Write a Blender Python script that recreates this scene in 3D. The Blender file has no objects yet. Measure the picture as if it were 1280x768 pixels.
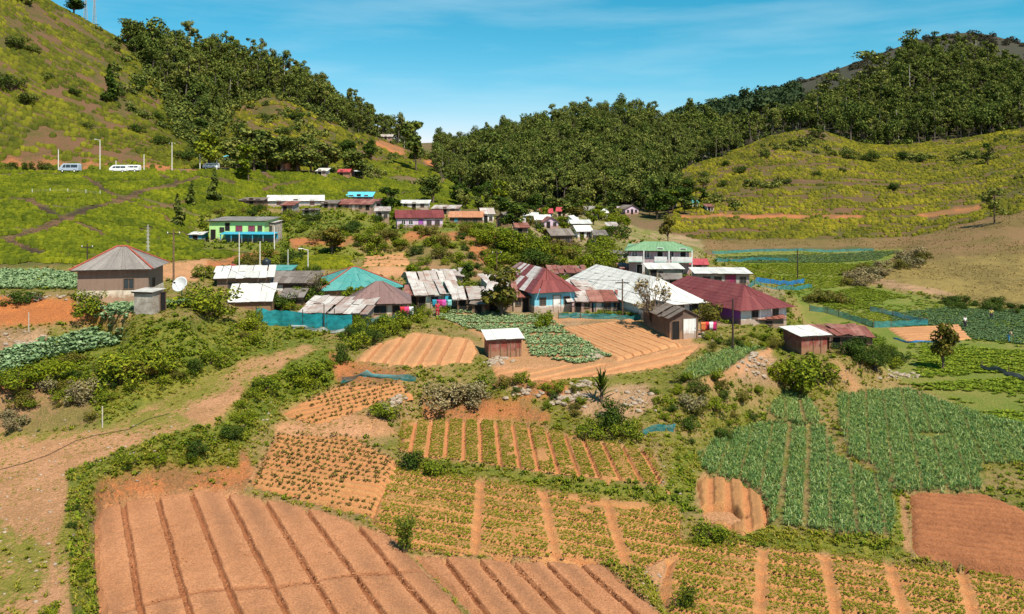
import bpy, math, random
import numpy as np

# ------------------------------------------------------------------ camera, sky, sun, exposure
scene = bpy.context.scene
COL = scene.collection
CZ = 30.0                    # camera height above datum
FPX, HY = 1000.0, 235.0      # focal length and eye level, in pixels of a 1280 px wide frame
cam_d = bpy.data.cameras.new("camera"); cam = bpy.data.objects.new("camera", cam_d); COL.objects.link(cam)
cam.location = (0, 0, CZ); cam.rotation_euler = (math.radians(90), 0, 0)
cam_d.sensor_width = 36.0; cam_d.lens = 36.0 * FPX / 1280.0
cam_d.shift_y = -(384.0 - HY) / 1280.0
cam_d.clip_start = 0.5; cam_d.clip_end = 6000
scene.camera = cam

SUN_AZ, SUN_EL = math.radians(147), math.radians(56)   # azimuth clockwise from +Y (view direction)
sdir = (math.sin(SUN_AZ) * math.cos(SUN_EL), math.cos(SUN_AZ) * math.cos(SUN_EL), math.sin(SUN_EL))
sl = bpy.data.lights.new("sun", 'SUN'); so = bpy.data.objects.new("sun", sl); COL.objects.link(so)
sl.energy = 5.0; sl.angle = math.radians(0.5); sl.color = (1.0, 0.94, 0.84)
from mathutils import Vector, Matrix
so.rotation_euler = Vector(sdir).to_track_quat('Z', 'Y').to_euler()
so.location = (0, 0, 200)

world = bpy.data.worlds.new("World"); scene.world = world; world.use_nodes = True
wn, wl = world.node_tree.nodes, world.node_tree.links
wn.clear()
w_out = wn.new('ShaderNodeOutputWorld'); w_bg = wn.new('ShaderNodeBackground'); w_sky = wn.new('ShaderNodeTexSky')
w_sky.sky_type = 'NISHITA'; w_sky.sun_disc = False
w_sky.sun_elevation = SUN_EL; w_sky.sun_rotation = SUN_AZ
w_sky.altitude = 1200; w_sky.air_density = 1.0; w_sky.dust_density = 0.6; w_sky.ozone_density = 0.8
w_tint = wn.new('ShaderNodeMixRGB'); w_tint.blend_type = 'MULTIPLY'; w_tint.inputs[0].default_value = 1.0
w_tint.inputs[2].default_value = (0.60, 0.74, 0.765, 1)
wl.new(w_sky.outputs[0], w_tint.inputs[1])
w_sep = wn.new('ShaderNodeSeparateColor'); w_com = wn.new('ShaderNodeCombineColor'); w_pow = wn.new('ShaderNodeMath'); w_pow.operation = 'POWER'; w_pow.inputs[1].default_value = 2.7
w_mul = wn.new('ShaderNodeMath'); w_mul.operation = 'MULTIPLY'; w_mul.inputs[1].default_value = 0.17
wl.new(w_tint.outputs[0], w_sep.inputs[0]); wl.new(w_sep.outputs[0], w_pow.inputs[0]); wl.new(w_pow.outputs[0], w_mul.inputs[0])
wl.new(w_mul.outputs[0], w_com.inputs[0]); wl.new(w_sep.outputs[1], w_com.inputs[1]); wl.new(w_sep.outputs[2], w_com.inputs[2])
# thin cirrus, streaked sideways
w_tc = wn.new('ShaderNodeTexCoord'); w_map = wn.new('ShaderNodeMapping'); w_map.inputs['Scale'].default_value = (2.2, 2.2, 16)
w_map.inputs['Rotation'].default_value = (0.05, 0.16, 0.3)
w_noi = wn.new('ShaderNodeTexNoise'); w_noi.inputs['Scale'].default_value = 1.6; w_noi.inputs['Detail'].default_value = 7
w_noi.inputs['Roughness'].default_value = 0.55
w_rmp = wn.new('ShaderNodeValToRGB'); w_rmp.color_ramp.elements[0].position = 0.44; w_rmp.color_ramp.elements[1].position = 0.80
w_rmp.color_ramp.elements[1].color = (0.30, 0.30, 0.30, 1)
w_mix = wn.new('ShaderNodeMixRGB'); w_mix.inputs[2].default_value = (4.2, 5.4, 6.0, 1)
wl.new(w_tc.outputs['Generated'], w_map.inputs[0]); wl.new(w_map.outputs[0], w_noi.inputs[0]); wl.new(w_noi.outputs[0], w_rmp.inputs[0])
wl.new(w_rmp.outputs[0], w_mix.inputs[0]); wl.new(w_com.outputs[0], w_mix.inputs[1]); wl.new(w_mix.outputs[0], w_bg.inputs[0])
wl.new(w_bg.outputs[0], w_out.inputs[0])
w_bg.inputs[1].default_value = 0.112
vs = scene.view_settings
scene.display_settings.display_device = 'sRGB'
vs.view_transform = 'Standard'; vs.look = 'None'; vs.exposure = 0.62; vs.gamma = 1.0; vs.use_curve_mapping = False
scene.render.engine = 'CYCLES'
scene.cycles.max_bounces = 5; scene.cycles.diffuse_bounces = 2; scene.cycles.glossy_bounces = 2
scene.cycles.transmission_bounces = 2; scene.cycles.transparent_max_bounces = 6
scene.cycles.use_denoising = True

RNG = np.random.default_rng(7)
random.seed(7)

# ------------------------------------------------------------------ numpy helpers
def _hash(ix, iy, seed):
    h = (ix.astype(np.int64) * 374761393 + iy.astype(np.int64) * 668265263 + seed * 1274126177) & 0x7fffffff
    h = ((h ^ (h >> 13)) * 1274126177) & 0x7fffffff
    h = h ^ (h >> 16)
    return (h & 0xffff) / 65535.0
def vnoise(x, y, seed=0):
    x = np.asarray(x, float); y = np.asarray(y, float)
    ix, iy = np.floor(x), np.floor(y); fx, fy = x - ix, y - iy
    fx = fx * fx * (3 - 2 * fx); fy = fy * fy * (3 - 2 * fy)
    a, b = _hash(ix, iy, seed), _hash(ix + 1, iy, seed); c, d = _hash(ix, iy + 1, seed), _hash(ix + 1, iy + 1, seed)
    return (a + (b - a) * fx) * (1 - fy) + (c + (d - c) * fx) * fy
def fbm(x, y, seed=0, octv=4):
    s, a, t = 0.0, 1.0, 0.0
    for k in range(octv):
        s = s + a * vnoise(x * 2 ** k, y * 2 ** k, seed + 17 * k); t += a; a *= 0.5
    return s / t - 0.5
def inpoly(x, y, poly):
    x = np.asarray(x, float); y = np.asarray(y, float)
    P = np.asarray(poly, float); res = np.zeros(x.shape, bool)
    bb = (x >= P[:, 0].min()) & (x <= P[:, 0].max()) & (y >= P[:, 1].min()) & (y <= P[:, 1].max())
    if not bb.any(): return res
    xs, ys = x[bb], y[bb]; r = np.zeros(xs.shape, bool); n = len(P)
    for i in range(n):
        x1, y1 = P[i]; x2, y2 = P[(i + 1) % n]
        if y1 == y2: continue
        c = (y1 > ys) != (y2 > ys)
        r ^= c & (xs < (x2 - x1) * (ys - y1) / (y2 - y1) + x1)
    res[bb] = r
    return res
def polydist(x, y, poly, closed=True):
    P = np.asarray(poly, float); n = len(P); d = np.full(np.shape(x), 1e9)
    for i in range(n if closed else n - 1):
        a, b = P[i], P[(i + 1) % n]; ab = b - a; L = max(ab @ ab, 1e-9)
        t = np.clip(((x - a[0]) * ab[0] + (y - a[1]) * ab[1]) / L, 0, 1)
        d = np.minimum(d, np.hypot(x - a[0] - t * ab[0], y - a[1] - t * ab[1]))
    return d

# ------------------------------------------------------------------ terrain
class Plane:                      # ground depth below the eye: H = a + b X + c Y, through points (px, py, H)
    def __init__(s, pts):
        A, h = [], []
        for px, py, H in pts:
            Y = H * FPX / (py - HY); X = (px - 640) / FPX * Y
            A.append((X, Y)); h.append(H)
        A = np.array(A); h = np.array(h); s.a = h.mean(); s.b = s.c = 0.0
        s.m = A.mean(0)
        if len(pts) > 1:
            q = np.linalg.lstsq(A - s.m, h - s.a, rcond=None)[0]; s.b, s.c = q
    def H(s, X, Y): return s.a + s.b * (X - s.m[0]) + s.c * (Y - s.m[1])
    def xy(s, px, py):            # pixel -> world XY on this plane
        u = (np.asarray(px, float) - 640) / FPX; t = (np.asarray(py, float) - HY) / FPX
        Y = (s.a - s.b * s.m[0] - s.c * s.m[1]) / (t - s.b * u - s.c)
        return u * Y, Y
    def z(s, X, Y): return CZ - s.H(X, Y)

T = {}                            # terraces: name -> (pixel outline, plane)
def terrace(name, poly, pts): T[name] = (poly, Plane(pts))
terrace('valley', [(1130,478),(1090,452),(1005,402),(990,360),(960,335),(900,325),(890,314),(1130,312),(1095,338),(1080,355),(1150,372),(1280,388),(1700,400),(1700,660),(1290,560),(1230,520)], [(1150,470,19.9),(1000,313,18.5),(1280,470,19.9)])
terrace('village', [(335,411),(460,411),(540,395),(700,399),(810,402),(900,408),(960,402),(985,385),(980,364),(930,352),(780,346),(640,352),(520,354),(420,366),(345,378)], [(400,410,14.5),(700,398,14.8),(700,352,14.2),(930,400,15.0)])
terrace('shack_pad', [(985,446),(1060,449),(1098,432),(1060,418),(990,422)], [(1030,445,16.6)])
terrace('leek_slope', [(848,470),(880,447),(930,433),(957,436),(920,457),(870,476)], [(870,475,15.9)])
terrace('shed_terrace', [(612,457),(600,420),(545,392),(690,397),(800,400),(860,424),(880,432),(850,455),(760,470),(650,478),(622,476)], [(650,478,16.2),(650,400,14.9),(850,440,15.7)])
terrace('tan_field', [(442,451),(470,430),(520,416),(590,424),(598,440),(590,453),(510,457)], [(520,455,15.5),(520,418,15.0),(590,440,15.4)])
terrace('path_left', [(-300,565),(0,545),(130,537),(200,502),(290,457),(380,431),(408,434),(365,455),(305,490),(255,530),(200,552),(140,578),(108,600),(92,640),(90,768),(92,1200),(-800,1200),(-600,700)], [(50,540,18.6),(50,768,18.9),(395,432,14.6)])
terrace('cabbage_left', [(-300,378),(0,371),(60,369),(120,372),(130,350),(60,338),(-300,338)], [(50,370,10.8)])
terrace('cabbage_low', [(-300,452),(0,440),(60,428),(150,402),(232,393),(240,400),(150,432),(60,446),(0,474),(-300,490)], [(0,408,13.1),(60,442,14.5),(230,395,12.8)])
terrace('hip_pad', [(88,380),(150,392),(235,396),(250,380),(215,366),(120,364)], [(150,378,11.5)])
terrace('yellow_pad', [(240,308),(360,308),(360,296),(240,296)], [(300,304,9.7)])
terrace('pink_pad', [(478,292),(600,289),(655,292),(655,277),(560,275),(478,278)], [(560,283,8.4)])
terrace('green_pad', [(765,352),(885,350),(885,326),(765,328)], [(820,345,14.5)])
terrace('seed_low', [(345,542),(440,545),(492,573),(466,648),(402,633),(310,608)], [(400,632,19.95),(480,578,19.2),(350,540,18.6)])
terrace('seed_high', [(348,518),(420,482),(500,478),(512,490),(435,520),(395,532)], [(400,528,18.2),(430,480,16.6)])
terrace('strip_field', [(500,528),(560,525),(640,528),(700,541),(760,553),(815,563),(832,607),(760,601),(680,591),(575,576),(520,571),(498,562)], [(575,577,19.15),(820,606,19.1),(600,526,18.8)])
terrace('row_field', [(507,687),(472,662),(463,650),(488,580),(530,590),(602,599),(680,610),(757,624),(850,632),(852,690),(805,712),(758,702),(600,695)], [(600,695,20.15),(600,597,19.75),(850,632,19.8)])
terrace('mid_strip', [(455,321),(508,317),(514,331),(452,333)], [(480,328,12.0)])
terrace('mid_green', [(352,340),(365,328),(400,319),(440,322),(440,336)], [(400,330,11.8)])
terrace('pit_patch', [(868,602),(882,592),(930,601),(960,625),(963,658),(930,670),(880,655)], [(910,640,19.9)])
terrace('brown_right', [(1136,618),(1225,617),(1290,641),(1420,680),(1420,760),(1280,717),(1140,694)], [(1200,660,19.9)])
terrace('leek_mid', [(873,570),(900,545),(950,530),(1035,535),(1045,572),(1110,600),(1120,640),(1115,671),(1050,667),(960,655),(965,640),(940,610),(880,590)], [(1000,600,19.8)])
terrace('leek_right', [(1046,495),(1130,485),(1230,520),(1330,540),(1330,580),(1225,580),(1225,614),(1112,614),(1116,602),(1062,568),(1052,540)], [(1150,550,19.6)])
terrace('leek_small', [(958,512),(985,491),(1012,501),(1030,527),(1000,529),(960,523)], [(990,515,19.4)])
terrace('row_right', [(835,768),(822,740),(840,678),(900,676),(950,684),(1010,690),(1060,696),(1110,703),(1280,724),(1700,780),(1700,1200),(1110,1200)], [(1000,720,20.3)])
terrace('bare_front', [(512,693),(600,699),(740,704),(758,708),(828,768),(1100,1200),(780,1200),(590,768)], [(640,740,20.25)])
terrace('bare_left', [(128,1200),(122,768),(117,700),(118,650),(128,634),(165,624),(250,613),(300,616),(400,638),(480,666),(510,692),(583,768),(770,1200)], [(300,700,20.0)])

LINES = [  # ridge, foot and road lines: (px, py, distance)
 [(-600,222,170),(0,214,190),(100,214,195),(200,213,200),(280,212,205),(340,216,215),(430,218,232)],          # road
 [(-600,221.5,175),(0,213.5,195),(100,213.4,200),(200,212.5,205),(280,211.5,210),(340,215.5,220)],
 [(-600,340,100),(0,334,104),(90,331,107),(210,323,112),(290,319,118),(345,319,122)],                          # foot of the tea
 [(-600,-420,230),(-300,-250,250),(-100,-120,275),(0,-50,290),(60,0,300),(100,18,300),(150,50,305),(178,72,305),(215,105,295),(238,140,280),(250,175,255)],
 [(-600,-300,520),(0,-20,480),(120,72,430),(170,72,405),(260,62,410),(320,72,410),(360,92,410),(400,115,410),(440,138,410),(480,163,410),(505,185,410),(530,200,420),(565,206,440)],
 [(255,205,225),(300,200,260),(380,203,262),(440,208,262),(470,215,262)],
 [(300,150,330),(345,125,345),(400,150,340),(440,170,350)],
 [(330,262,188),(410,262,188),(470,268,180),(560,273,178),(640,282,185),(720,288,200),(800,290,222)],
 [(470,217,275),(520,214,300),(560,218,315)],
 [(540,205,470),(565,202,490),(600,185,500),(640,171,510),(690,154,520),(740,143,530),(790,143,530),(830,152,540),(880,162,540),(920,170,540)],
 [(565,240,320),(600,250,316),(640,257,316),(700,261,318),(760,264,318),(820,260,322),(845,252,335)],
 [(1085,352,163),(1160,368,147),(1280,381,137),(1700,410,120)],
 [(1110,330,178),(1190,325,193),(1280,322,195),(1700,320,190)],
 [(790,296,258),(860,300,262),(1000,300,262),(1130,297,262),(1200,285,255),(1280,264,258),(1700,230,260)],
 [(820,275,290),(840,266,292),(900,270,288),(1080,271,285),(1160,268,283),(1230,259,280),(1280,242,285),(1700,180,290)],
 [(850,215,365),(900,195,380),(960,172,395),(1020,158,410),(1060,178,405),(1090,188,400),(1150,186,400),(1200,178,400),(1280,165,400),(1700,120,400)],
 [(870,205,440),(960,178,440),(1040,172,440),(1100,176,436),(1280,155,436),(1700,110,440)],
 [(860,192,560),(900,190,560),(930,182,560),(985,164,565),(1033,134,572),(1080,113,578),(1130,77,584),(1165,63,588),(1210,64,590),(1250,86,590),(1280,97,590),(1700,70,600)],
 [(780,165,800),(840,152,800),(900,134,800),(935,122,800),(960,126,800),(1000,145,800)],
 [(860,170,1150),(910,136,1150),(940,118,1150),(1000,102,1150),(1080,75,1150),(1150,48,1150),(1195,38,1150),(1240,42,1150),(1280,56,1150),(1700,110,1150)],
 [(620,352,137),(700,352,137),(760,352,137)], [(640,310,152),(720,312,152),(760,322,150)],
 [(345,345,118),(430,335,122),(520,325,130),(600,322,136)],
 [(400,300,145),(480,300,146)], [(345,285,160),(440,283,160)],
 [(-600,214,1550),(300,228,1550),(560,235,1550),(900,235,1550),(1700,228,1550)],
 [(1150,470,85.6),(1280,560,60)],
]
NU, NV = 900, 900
U0, U1, Y0, Y1 = -1.12, 1.12, 15.0, 1600.0
gu = np.linspace(U0, U1, NU); gv = np.linspace(math.log(Y0), math.log(Y1), NV); gy = np.exp(gv)
GU, GY = np.meshgrid(gu, gy)       # rows: distance
GX = GU * GY
fixed = np.zeros((NV, NU), bool); Z = np.zeros((NV, NU))
for ln in LINES:
    A = np.array(ln, float)
    for pxs in [np.arange(A[0, 0], A[-1, 0] + .1, 1.2)]:
        py = np.interp(pxs, A[:, 0], A[:, 1]); D = np.interp(pxs, A[:, 0], A[:, 2])
        i = np.round((np.log(D) - gv[0]) / (gv[1] - gv[0])).astype(int); j = np.round(((pxs - 640) / FPX - U0) / (gu[1] - gu[0])).astype(int)
        ok = (i >= 0) & (i < NV) & (j >= 0) & (j < NU)
        Z[i[ok], j[ok]] = -(py[ok] - HY) / FPX * D[ok]; fixed[i[ok], j[ok]] = True
for name, (poly, pl) in T.items():
    H = pl.H(GX, GY); px = 640 + FPX * GU; py = HY + FPX * H / GY
    m = inpoly(px, py, poly)
    Z[m] = -H[m]; fixed[m] = True
def solve(Zf, fx):                 # membrane through the fixed nodes, coarse to fine
    lv = [(Zf, fx)]
    while min(lv[-1][0].shape) > 14:
        z, f = lv[-1]; h, w = z.shape; h2, w2 = (h + 1) // 2, (w + 1) // 2
        zp = np.zeros((h2 * 2, w2 * 2)); fp = np.zeros((h2 * 2, w2 * 2)); zp[:h, :w] = np.where(f, z, 0); fp[:h, :w] = f
        c = fp.reshape(h2, 2, w2, 2).sum((1, 3)); s = zp.reshape(h2, 2, w2, 2).sum((1, 3))
        lv.append((np.where(c > 0, s / np.maximum(c, 1), 0), c > 0))
    z, f = lv[-1]; cur = np.where(f, z, z[f].mean())
    for k in range(len(lv) - 1, -1, -1):
        z, f = lv[k]
        if cur.shape != z.shape:
            cur = np.repeat(np.repeat(cur, 2, 0), 2, 1)[:z.shape[0], :z.shape[1]]
        cur = np.where(f, z, cur)
        for it in range(220 if k > 2 else 90):
            p = np.pad(cur, 1, mode='edge')
            cur = np.where(f, z, (p[:-2, 1:-1] + p[2:, 1:-1] + p[1:-1, :-2] + p[1:-1, 2:]) * .25)
    return cur
Z = solve(Z, fixed)
def blur(a, n):
    for _ in range(n):
        p = np.pad(a, 1, mode='edge')
        a = (p[:-2, 1:-1] + p[2:, 1:-1] + p[1:-1, :-2] + p[1:-1, 2:] + 2 * a) / 6
    return a
Zs = blur(Z, 14); wfar = np.clip((GY - 150) / 60, 0, 1)
Z = Z * (1 - wfar) + Zs * wfar
Z2 = blur(Z, 2); free = blur((~fixed).astype(float), 3)
Z = Z * .5 + Z2 * .5
# uneven ground: strong on banks and hills, faint on the worked terraces
amp = np.where(GY < 150, .10 + .9 * free, 1.0) * np.clip(GY / 110, .35, 4.0)
amp = np.where(GY > 240, np.clip(GY / 85, 1, 5), amp)
Z += fbm(GX / (GY * .045 + 1), GY / (GY * .045 + 1) * 1.0, 3) * amp * .55
Z += fbm(GX / .9, GY / .9, 5, 3) * np.clip(free, .05, 1) * .5 * (GY < 160)
# worked plots are sunk a little: their own meshes lie in these trays
TRAYS = [(T[k][0], T[k][1]) for k in ('bare_left', 'bare_front', 'tan_field', 'brown_right', 'strip_field', 'row_field', 'row_right', 'seed_low', 'seed_high', 'pit_patch')]
TRAYS += [([(700,411),(790,399),(853,432),(772,452)], T['shed_terrace'][1]), ([(612,457),(640,461),(720,456),(780,453),(850,433),(880,430),(850,455),(760,470),(650,478),(622,476)], T['shed_terrace'][1]), ([(1108,411),(1200,406),(1216,425),(1135,428)], T['valley'][1])]
tray = np.zeros((NV, NU))
for poly, pl in TRAYS:
    tray[inpoly(640 + FPX * GU, HY + FPX * pl.H(GX, GY) / GY, poly)] = 1
for _ in range(1):
    e = np.pad(tray, 1); tray = np.minimum.reduce([tray, e[:-2, 1:-1], e[2:, 1:-1], e[1:-1, :-2], e[1:-1, 2:]])
Z -= .42 * tray
Z = Z + CZ
GPX = 640 + FPX * GU; GPY = HY - FPX * (Z - CZ) / GY
GPYmin = np.minimum.accumulate(GPY, 0)
VIS = GPY <= GPYmin + 2.5

def ground(X, Y):
    X = np.asarray(X, float); Y = np.asarray(Y, float)
    fu = np.clip((X / Y - U0) / (gu[1] - gu[0]), 0, NU - 1.001); fv = np.clip((np.log(Y) - gv[0]) / (gv[1] - gv[0]), 0, NV - 1.001)
    i, j = fv.astype(int), fu.astype(int); a, b = fv - i, fu - j
    return (Z[i, j] * (1 - b) + Z[i, j + 1] * b) * (1 - a) + (Z[i + 1, j] * (1 - b) + Z[i + 1, j + 1] * b) * a
def hit(px, py):                   # where the ray through a photo pixel meets the ground
    px = np.atleast_1d(np.asarray(px, float)); py = np.atleast_1d(np.asarray(py, float)); out = np.zeros((len(px), 3))
    for s in range(0, len(px), 4000):
        p, q = px[s:s + 4000], py[s:s + 4000]
        j = np.clip(np.round(((p - 640) / FPX - U0) / (gu[1] - gu[0])).astype(int), 0, NU - 1)
        cols = GPYmin[:, j]
        k = np.argmax(cols <= q[None, :], 0); k = np.where((cols <= q[None, :]).any(0), k, NV - 1); k = np.clip(k, 1, NV - 1)
        a, b = GPYmin[k - 1, np.arange(len(p)) * 0 + j], GPYmin[k, j]
        t = np.clip((a - q) / np.maximum(a - b, 1e-6), 0, 1); Y = gy[k - 1] + (gy[k] - gy[k - 1]) * t
        X = (p - 640) / FPX * Y
        out[s:s + 4000] = np.stack([X, Y, ground(X, Y)], 1)
    return out
def hit1(px, py): return Vector(hit(px, py)[0])
def at(px, Y):                     # ground point at a pixel column and a distance
    X = (px - 640) / FPX * Y
    return Vector((X, Y, float(ground(X, Y))))
def proj(P):
    P = np.asarray(P, float)
    return 640 + FPX * P[..., 0] / P[..., 1], HY - FPX * (P[..., 2] - CZ) / P[..., 1]

# ------------------------------------------------------------------ mesh helpers
def mesh_arrays(name, V, quads=None, tris=None, mats=(), midx=None, smooth=False, attrs=None):
    V = np.asarray(V, np.float32).reshape(-1, 3); me = bpy.data.meshes.new(name)
    nq = 0 if quads is None else len(quads); nt = 0 if tris is None else len(tris)
    loops = []
    if nq: loops.append(np.asarray(quads, np.int32).ravel())
    if nt: loops.append(np.asarray(tris, np.int32).ravel())
    L = np.concatenate(loops) if loops else np.zeros(0, np.int32)
    me.vertices.add(len(V)); me.vertices.foreach_set('co', V.ravel())
    me.loops.add(len(L)); me.loops.foreach_set('vertex_index', L)
    me.polygons.add(nq + nt)
    st = np.concatenate([np.arange(nq) * 4, nq * 4 + np.arange(nt) * 3]).astype(np.int32)
    me.polygons.foreach_set('loop_start', st)
    for m in (mats if isinstance(mats, (list, tuple)) else [mats]): me.materials.append(m)
    if midx is not None: me.polygons.foreach_set('material_index', np.asarray(midx, np.int32))
    me.update(calc_edges=True)
    me.polygons.foreach_set('use_smooth', np.full(nq + nt, bool(smooth)))
    if attrs:
        for an, arr in attrs.items():
            a = me.color_attributes.new(an, 'FLOAT_COLOR', 'POINT')
            c = np.ones((len(V), 4), np.float32); c[:, :3] = arr; a.data.foreach_set('color', c.ravel())
    me.validate(); return me
def link(name, me, parent=None, loc=None, rot=None, scl=None):
    o = bpy.data.objects.new(name, me); COL.objects.link(o)
    if parent is not None: o.parent = parent
    if loc is not None: o.location = loc
    if rot is not None: o.rotation_euler = rot if hasattr(rot, '__len__') else (0, 0, rot)
    if scl is not None: o.scale = scl if hasattr(scl, '__len__') else (scl,) * 3
    return o
def tag(o, label=None, cat=None, group=None, kind=None):
    if label: o['label'] = label
    if cat: o['category'] = cat
    if group: o['group'] = group
    if kind: o['kind'] = kind
    return o
def empty(name, loc=(0, 0, 0), rz=0.0):
    o = bpy.data.objects.new(name, None); COL.objects.link(o); o.location = loc; o.rotation_euler = (0, 0, rz)
    o.empty_display_size = .2; return o
def copy_tree(o, parent=None):
    c = o.copy(); COL.objects.link(c)
    if parent is not None: c.parent = parent
    for ch in o.children: copy_tree(ch, c)
    return c
def stamp(tmpl, pos, scl, yaw, tilt=None, variant=None):
    """many copies of small templates [(V, Q)] merged into one pair of arrays"""
    pos = np.asarray(pos, float); N = len(pos); scl = np.asarray(scl, float)
    if scl.ndim == 1: scl = np.repeat(scl[:, None], 3, 1)
    variant = RNG.integers(0, len(tmpl), N) if variant is None else variant
    Vs, Qs, off = [], [], 0
    for k, (tv, tq) in enumerate(tmpl):
        m = variant == k
        if not m.any(): continue
        n = m.sum(); P = tv[None] * scl[m][:, None, :]
        if tilt is not None: 
            tx, ty = tilt[m, 0][:, None], tilt[m, 1][:, None]
            P = P.copy(); P[..., 2] += P[..., 0] * tx + P[..., 1] * ty
        c, s = np.cos(yaw[m])[:, None], np.sin(yaw[m])[:, None]
        if tilt is not None:
            # tilt is given in world axes: rotate first, then shear
            P = tv[None] * scl[m][:, None, :]
            X, Yy = P[..., 0] * c - P[..., 1] * s, P[..., 0] * s + P[..., 1] * c
            Zz = P[..., 2] + X * tx + Yy * ty
        else:
            X, Yy, Zz = P[..., 0] * c - P[..., 1] * s, P[..., 0] * s + P[..., 1] * c, P[..., 2]
        W = np.stack([X, Yy, Zz], -1) + pos[m][:, None, :]
        Vs.append(W.reshape(-1, 3)); Qs.append((tq[None] + (off + np.arange(n) * len(tv))[:, None, None]).reshape(-1, 4)); off += n * len(tv)
    return np.concatenate(Vs), np.concatenate(Qs)
class MB:                          # collects boxes, bars and panels into one mesh
    def __init__(s): s.v = []; s.f = []; s.mi = []
    def face(s, pts, mi=0):
        n = len(s.v); s.v += [tuple(p) for p in pts]; s.f.append(tuple(range(n, n + len(pts)))); s.mi.append(mi); return s
    def raw(s, vs, fs, mi=0):
        n = len(s.v); s.v += [tuple(p) for p in vs]; s.f += [tuple(i + n for i in f) for f in fs]; s.mi += [mi] * len(fs); return s
    def box(s, x0, y0, z0, x1, y1, z1, mi=0):
        return s.raw([(x0,y0,z0),(x1,y0,z0),(x1,y1,z0),(x0,y1,z0),(x0,y0,z1),(x1,y0,z1),(x1,y1,z1),(x0,y1,z1)],
                     [(0,3,2,1),(4,5,6,7),(0,1,5,4),(1,2,6,5),(2,3,7,6),(3,0,4,7)], mi)
    def slab(s, quad, th, mi=0):   # a flat or sloping sheet with thickness
        a = [Vector(p) for p in quad]; n = (a[1] - a[0]).cross(a[-1] - a[0]).normalized() * th; k = len(a)
        vs = [p for p in a] + [p - n for p in a]
        fs = [tuple(range(k)), tuple(range(2 * k - 1, k - 1, -1))] + [(i, k + i, k + (i + 1) % k, (i + 1) % k) for i in range(k)]
        return s.raw(vs, fs, mi)
    def bar(s, p, q, r0, r1=None, n=6, mi=0, cap=True):
        p, q = Vector(p), Vector(q); r1 = r0 if r1 is None else r1; d = (q - p).normalized()
        e = d.orthogonal().normalized(); g = d.cross(e); vs = []
        for c, r in ((p, r0), (q, r1)):
            for k in range(n):
                a = 2 * math.pi * k / n; vs.append(c + (e * math.cos(a) + g * math.sin(a)) * r)
        fs = [(k, (k + 1) % n, n + (k + 1) % n, n + k) for k in range(n)]
        if cap: fs += [tuple(range(n - 1, -1, -1)), tuple(range(n, 2 * n))]
        return s.raw(vs, fs, mi)
    def tube(s, pts, r, n=5, mi=0):
        rr = r if hasattr(r, '__len__') else [r] * len(pts)
        for i in range(len(pts) - 1): s.bar(pts[i], pts[i + 1], rr[i], rr[i + 1], n, mi)
        return s
    def build(s, name, mats, parent=None, loc=None, rot=None, smooth=False, bevel=0):
        me = bpy.data.meshes.new(name); me.from_pydata(s.v, [], s.f)
        for m in (mats if isinstance(mats, (list, tuple)) else [mats]): me.materials.append(m)
        if len(me.materials) > 1: me.polygons.foreach_set('material_index', s.mi)
        if smooth: me.polygons.foreach_set('use_smooth', [True] * len(me.polygons))
        me.update(); o = link(name, me, parent, loc, rot)
        if bevel:
            b = o.modifiers.new('bevel', 'BEVEL'); b.width = bevel; b.segments = 2; b.limit_method = 'ANGLE'
        return o
# ------------------------------------------------------------------ materials
def new_mat(name):
    m = bpy.data.materials.new(name); m.use_nodes = True; nt = m.node_tree; nt.nodes.clear()
    out = nt.nodes.new('ShaderNodeOutputMaterial'); b = nt.nodes.new('ShaderNodeBsdfPrincipled')
    nt.links.new(b.outputs[0], out.inputs[0]); b.inputs['Roughness'].default_value = .85
    if 'Specular IOR Level' in b.inputs: b.inputs['Specular IOR Level'].default_value = .25
    return m, nt, b, out
def N(nt, t, **kw):
    n = nt.nodes.new('ShaderNode' + t)
    for k, v in kw.items():
        if k in ('blend_type', 'operation', 'wave_type', 'feature', 'bands_direction', 'data_type', 'attribute_name', 'noise_dimensions', 'wave_profile'): setattr(n, k, v)
        else: n.inputs[k].default_value = v
    return n
def ramp(nt, stops, interp='LINEAR'):
    r = nt.nodes.new('ShaderNodeValToRGB'); e = r.color_ramp.elements; r.color_ramp.interpolation = interp
    while len(e) < len(stops): e.new(.5)
    for k, (p, c) in enumerate(stops):
        e[k].position = p; e[k].color = (*c, 1) if len(c) == 3 else c
    return r
def noise(nt, scale, detail=4, rough=.55, coord='Object', mapscale=None):
    tc = nt.nodes.new('ShaderNodeTexCoord'); n = N(nt, 'TexNoise', Scale=scale, Detail=detail, Roughness=rough)
    src = tc.outputs[coord]
    if mapscale:
        mp = nt.nodes.new('ShaderNodeMapping'); mp.inputs['Scale'].default_value = mapscale; nt.links.new(src, mp.inputs[0]); src = mp.outputs[0]
    nt.links.new(src, n.inputs['Vector']); return n
def bump(nt, b, h, strength=.4, dist=.05):
    bp = N(nt, 'Bump', Strength=strength, Distance=dist); nt.links.new(h, bp.inputs['Height']); nt.links.new(bp.outputs[0], b.inputs['Normal']); return bp
def mixc(nt, f, a, b, mode='MIX'):
    m = nt.nodes.new('ShaderNodeMixRGB'); m.blend_type = mode
    for i, v in ((0, f), (1, a), (2, b)):
        if hasattr(v, 'is_linked') or hasattr(v, 'links'): nt.links.new(v, m.inputs[i])
        elif isinstance(v, (int, float)): m.inputs[i].default_value = v
        else: m.inputs[i].default_value = (*v, 1)
    return m.outputs[0]

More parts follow.
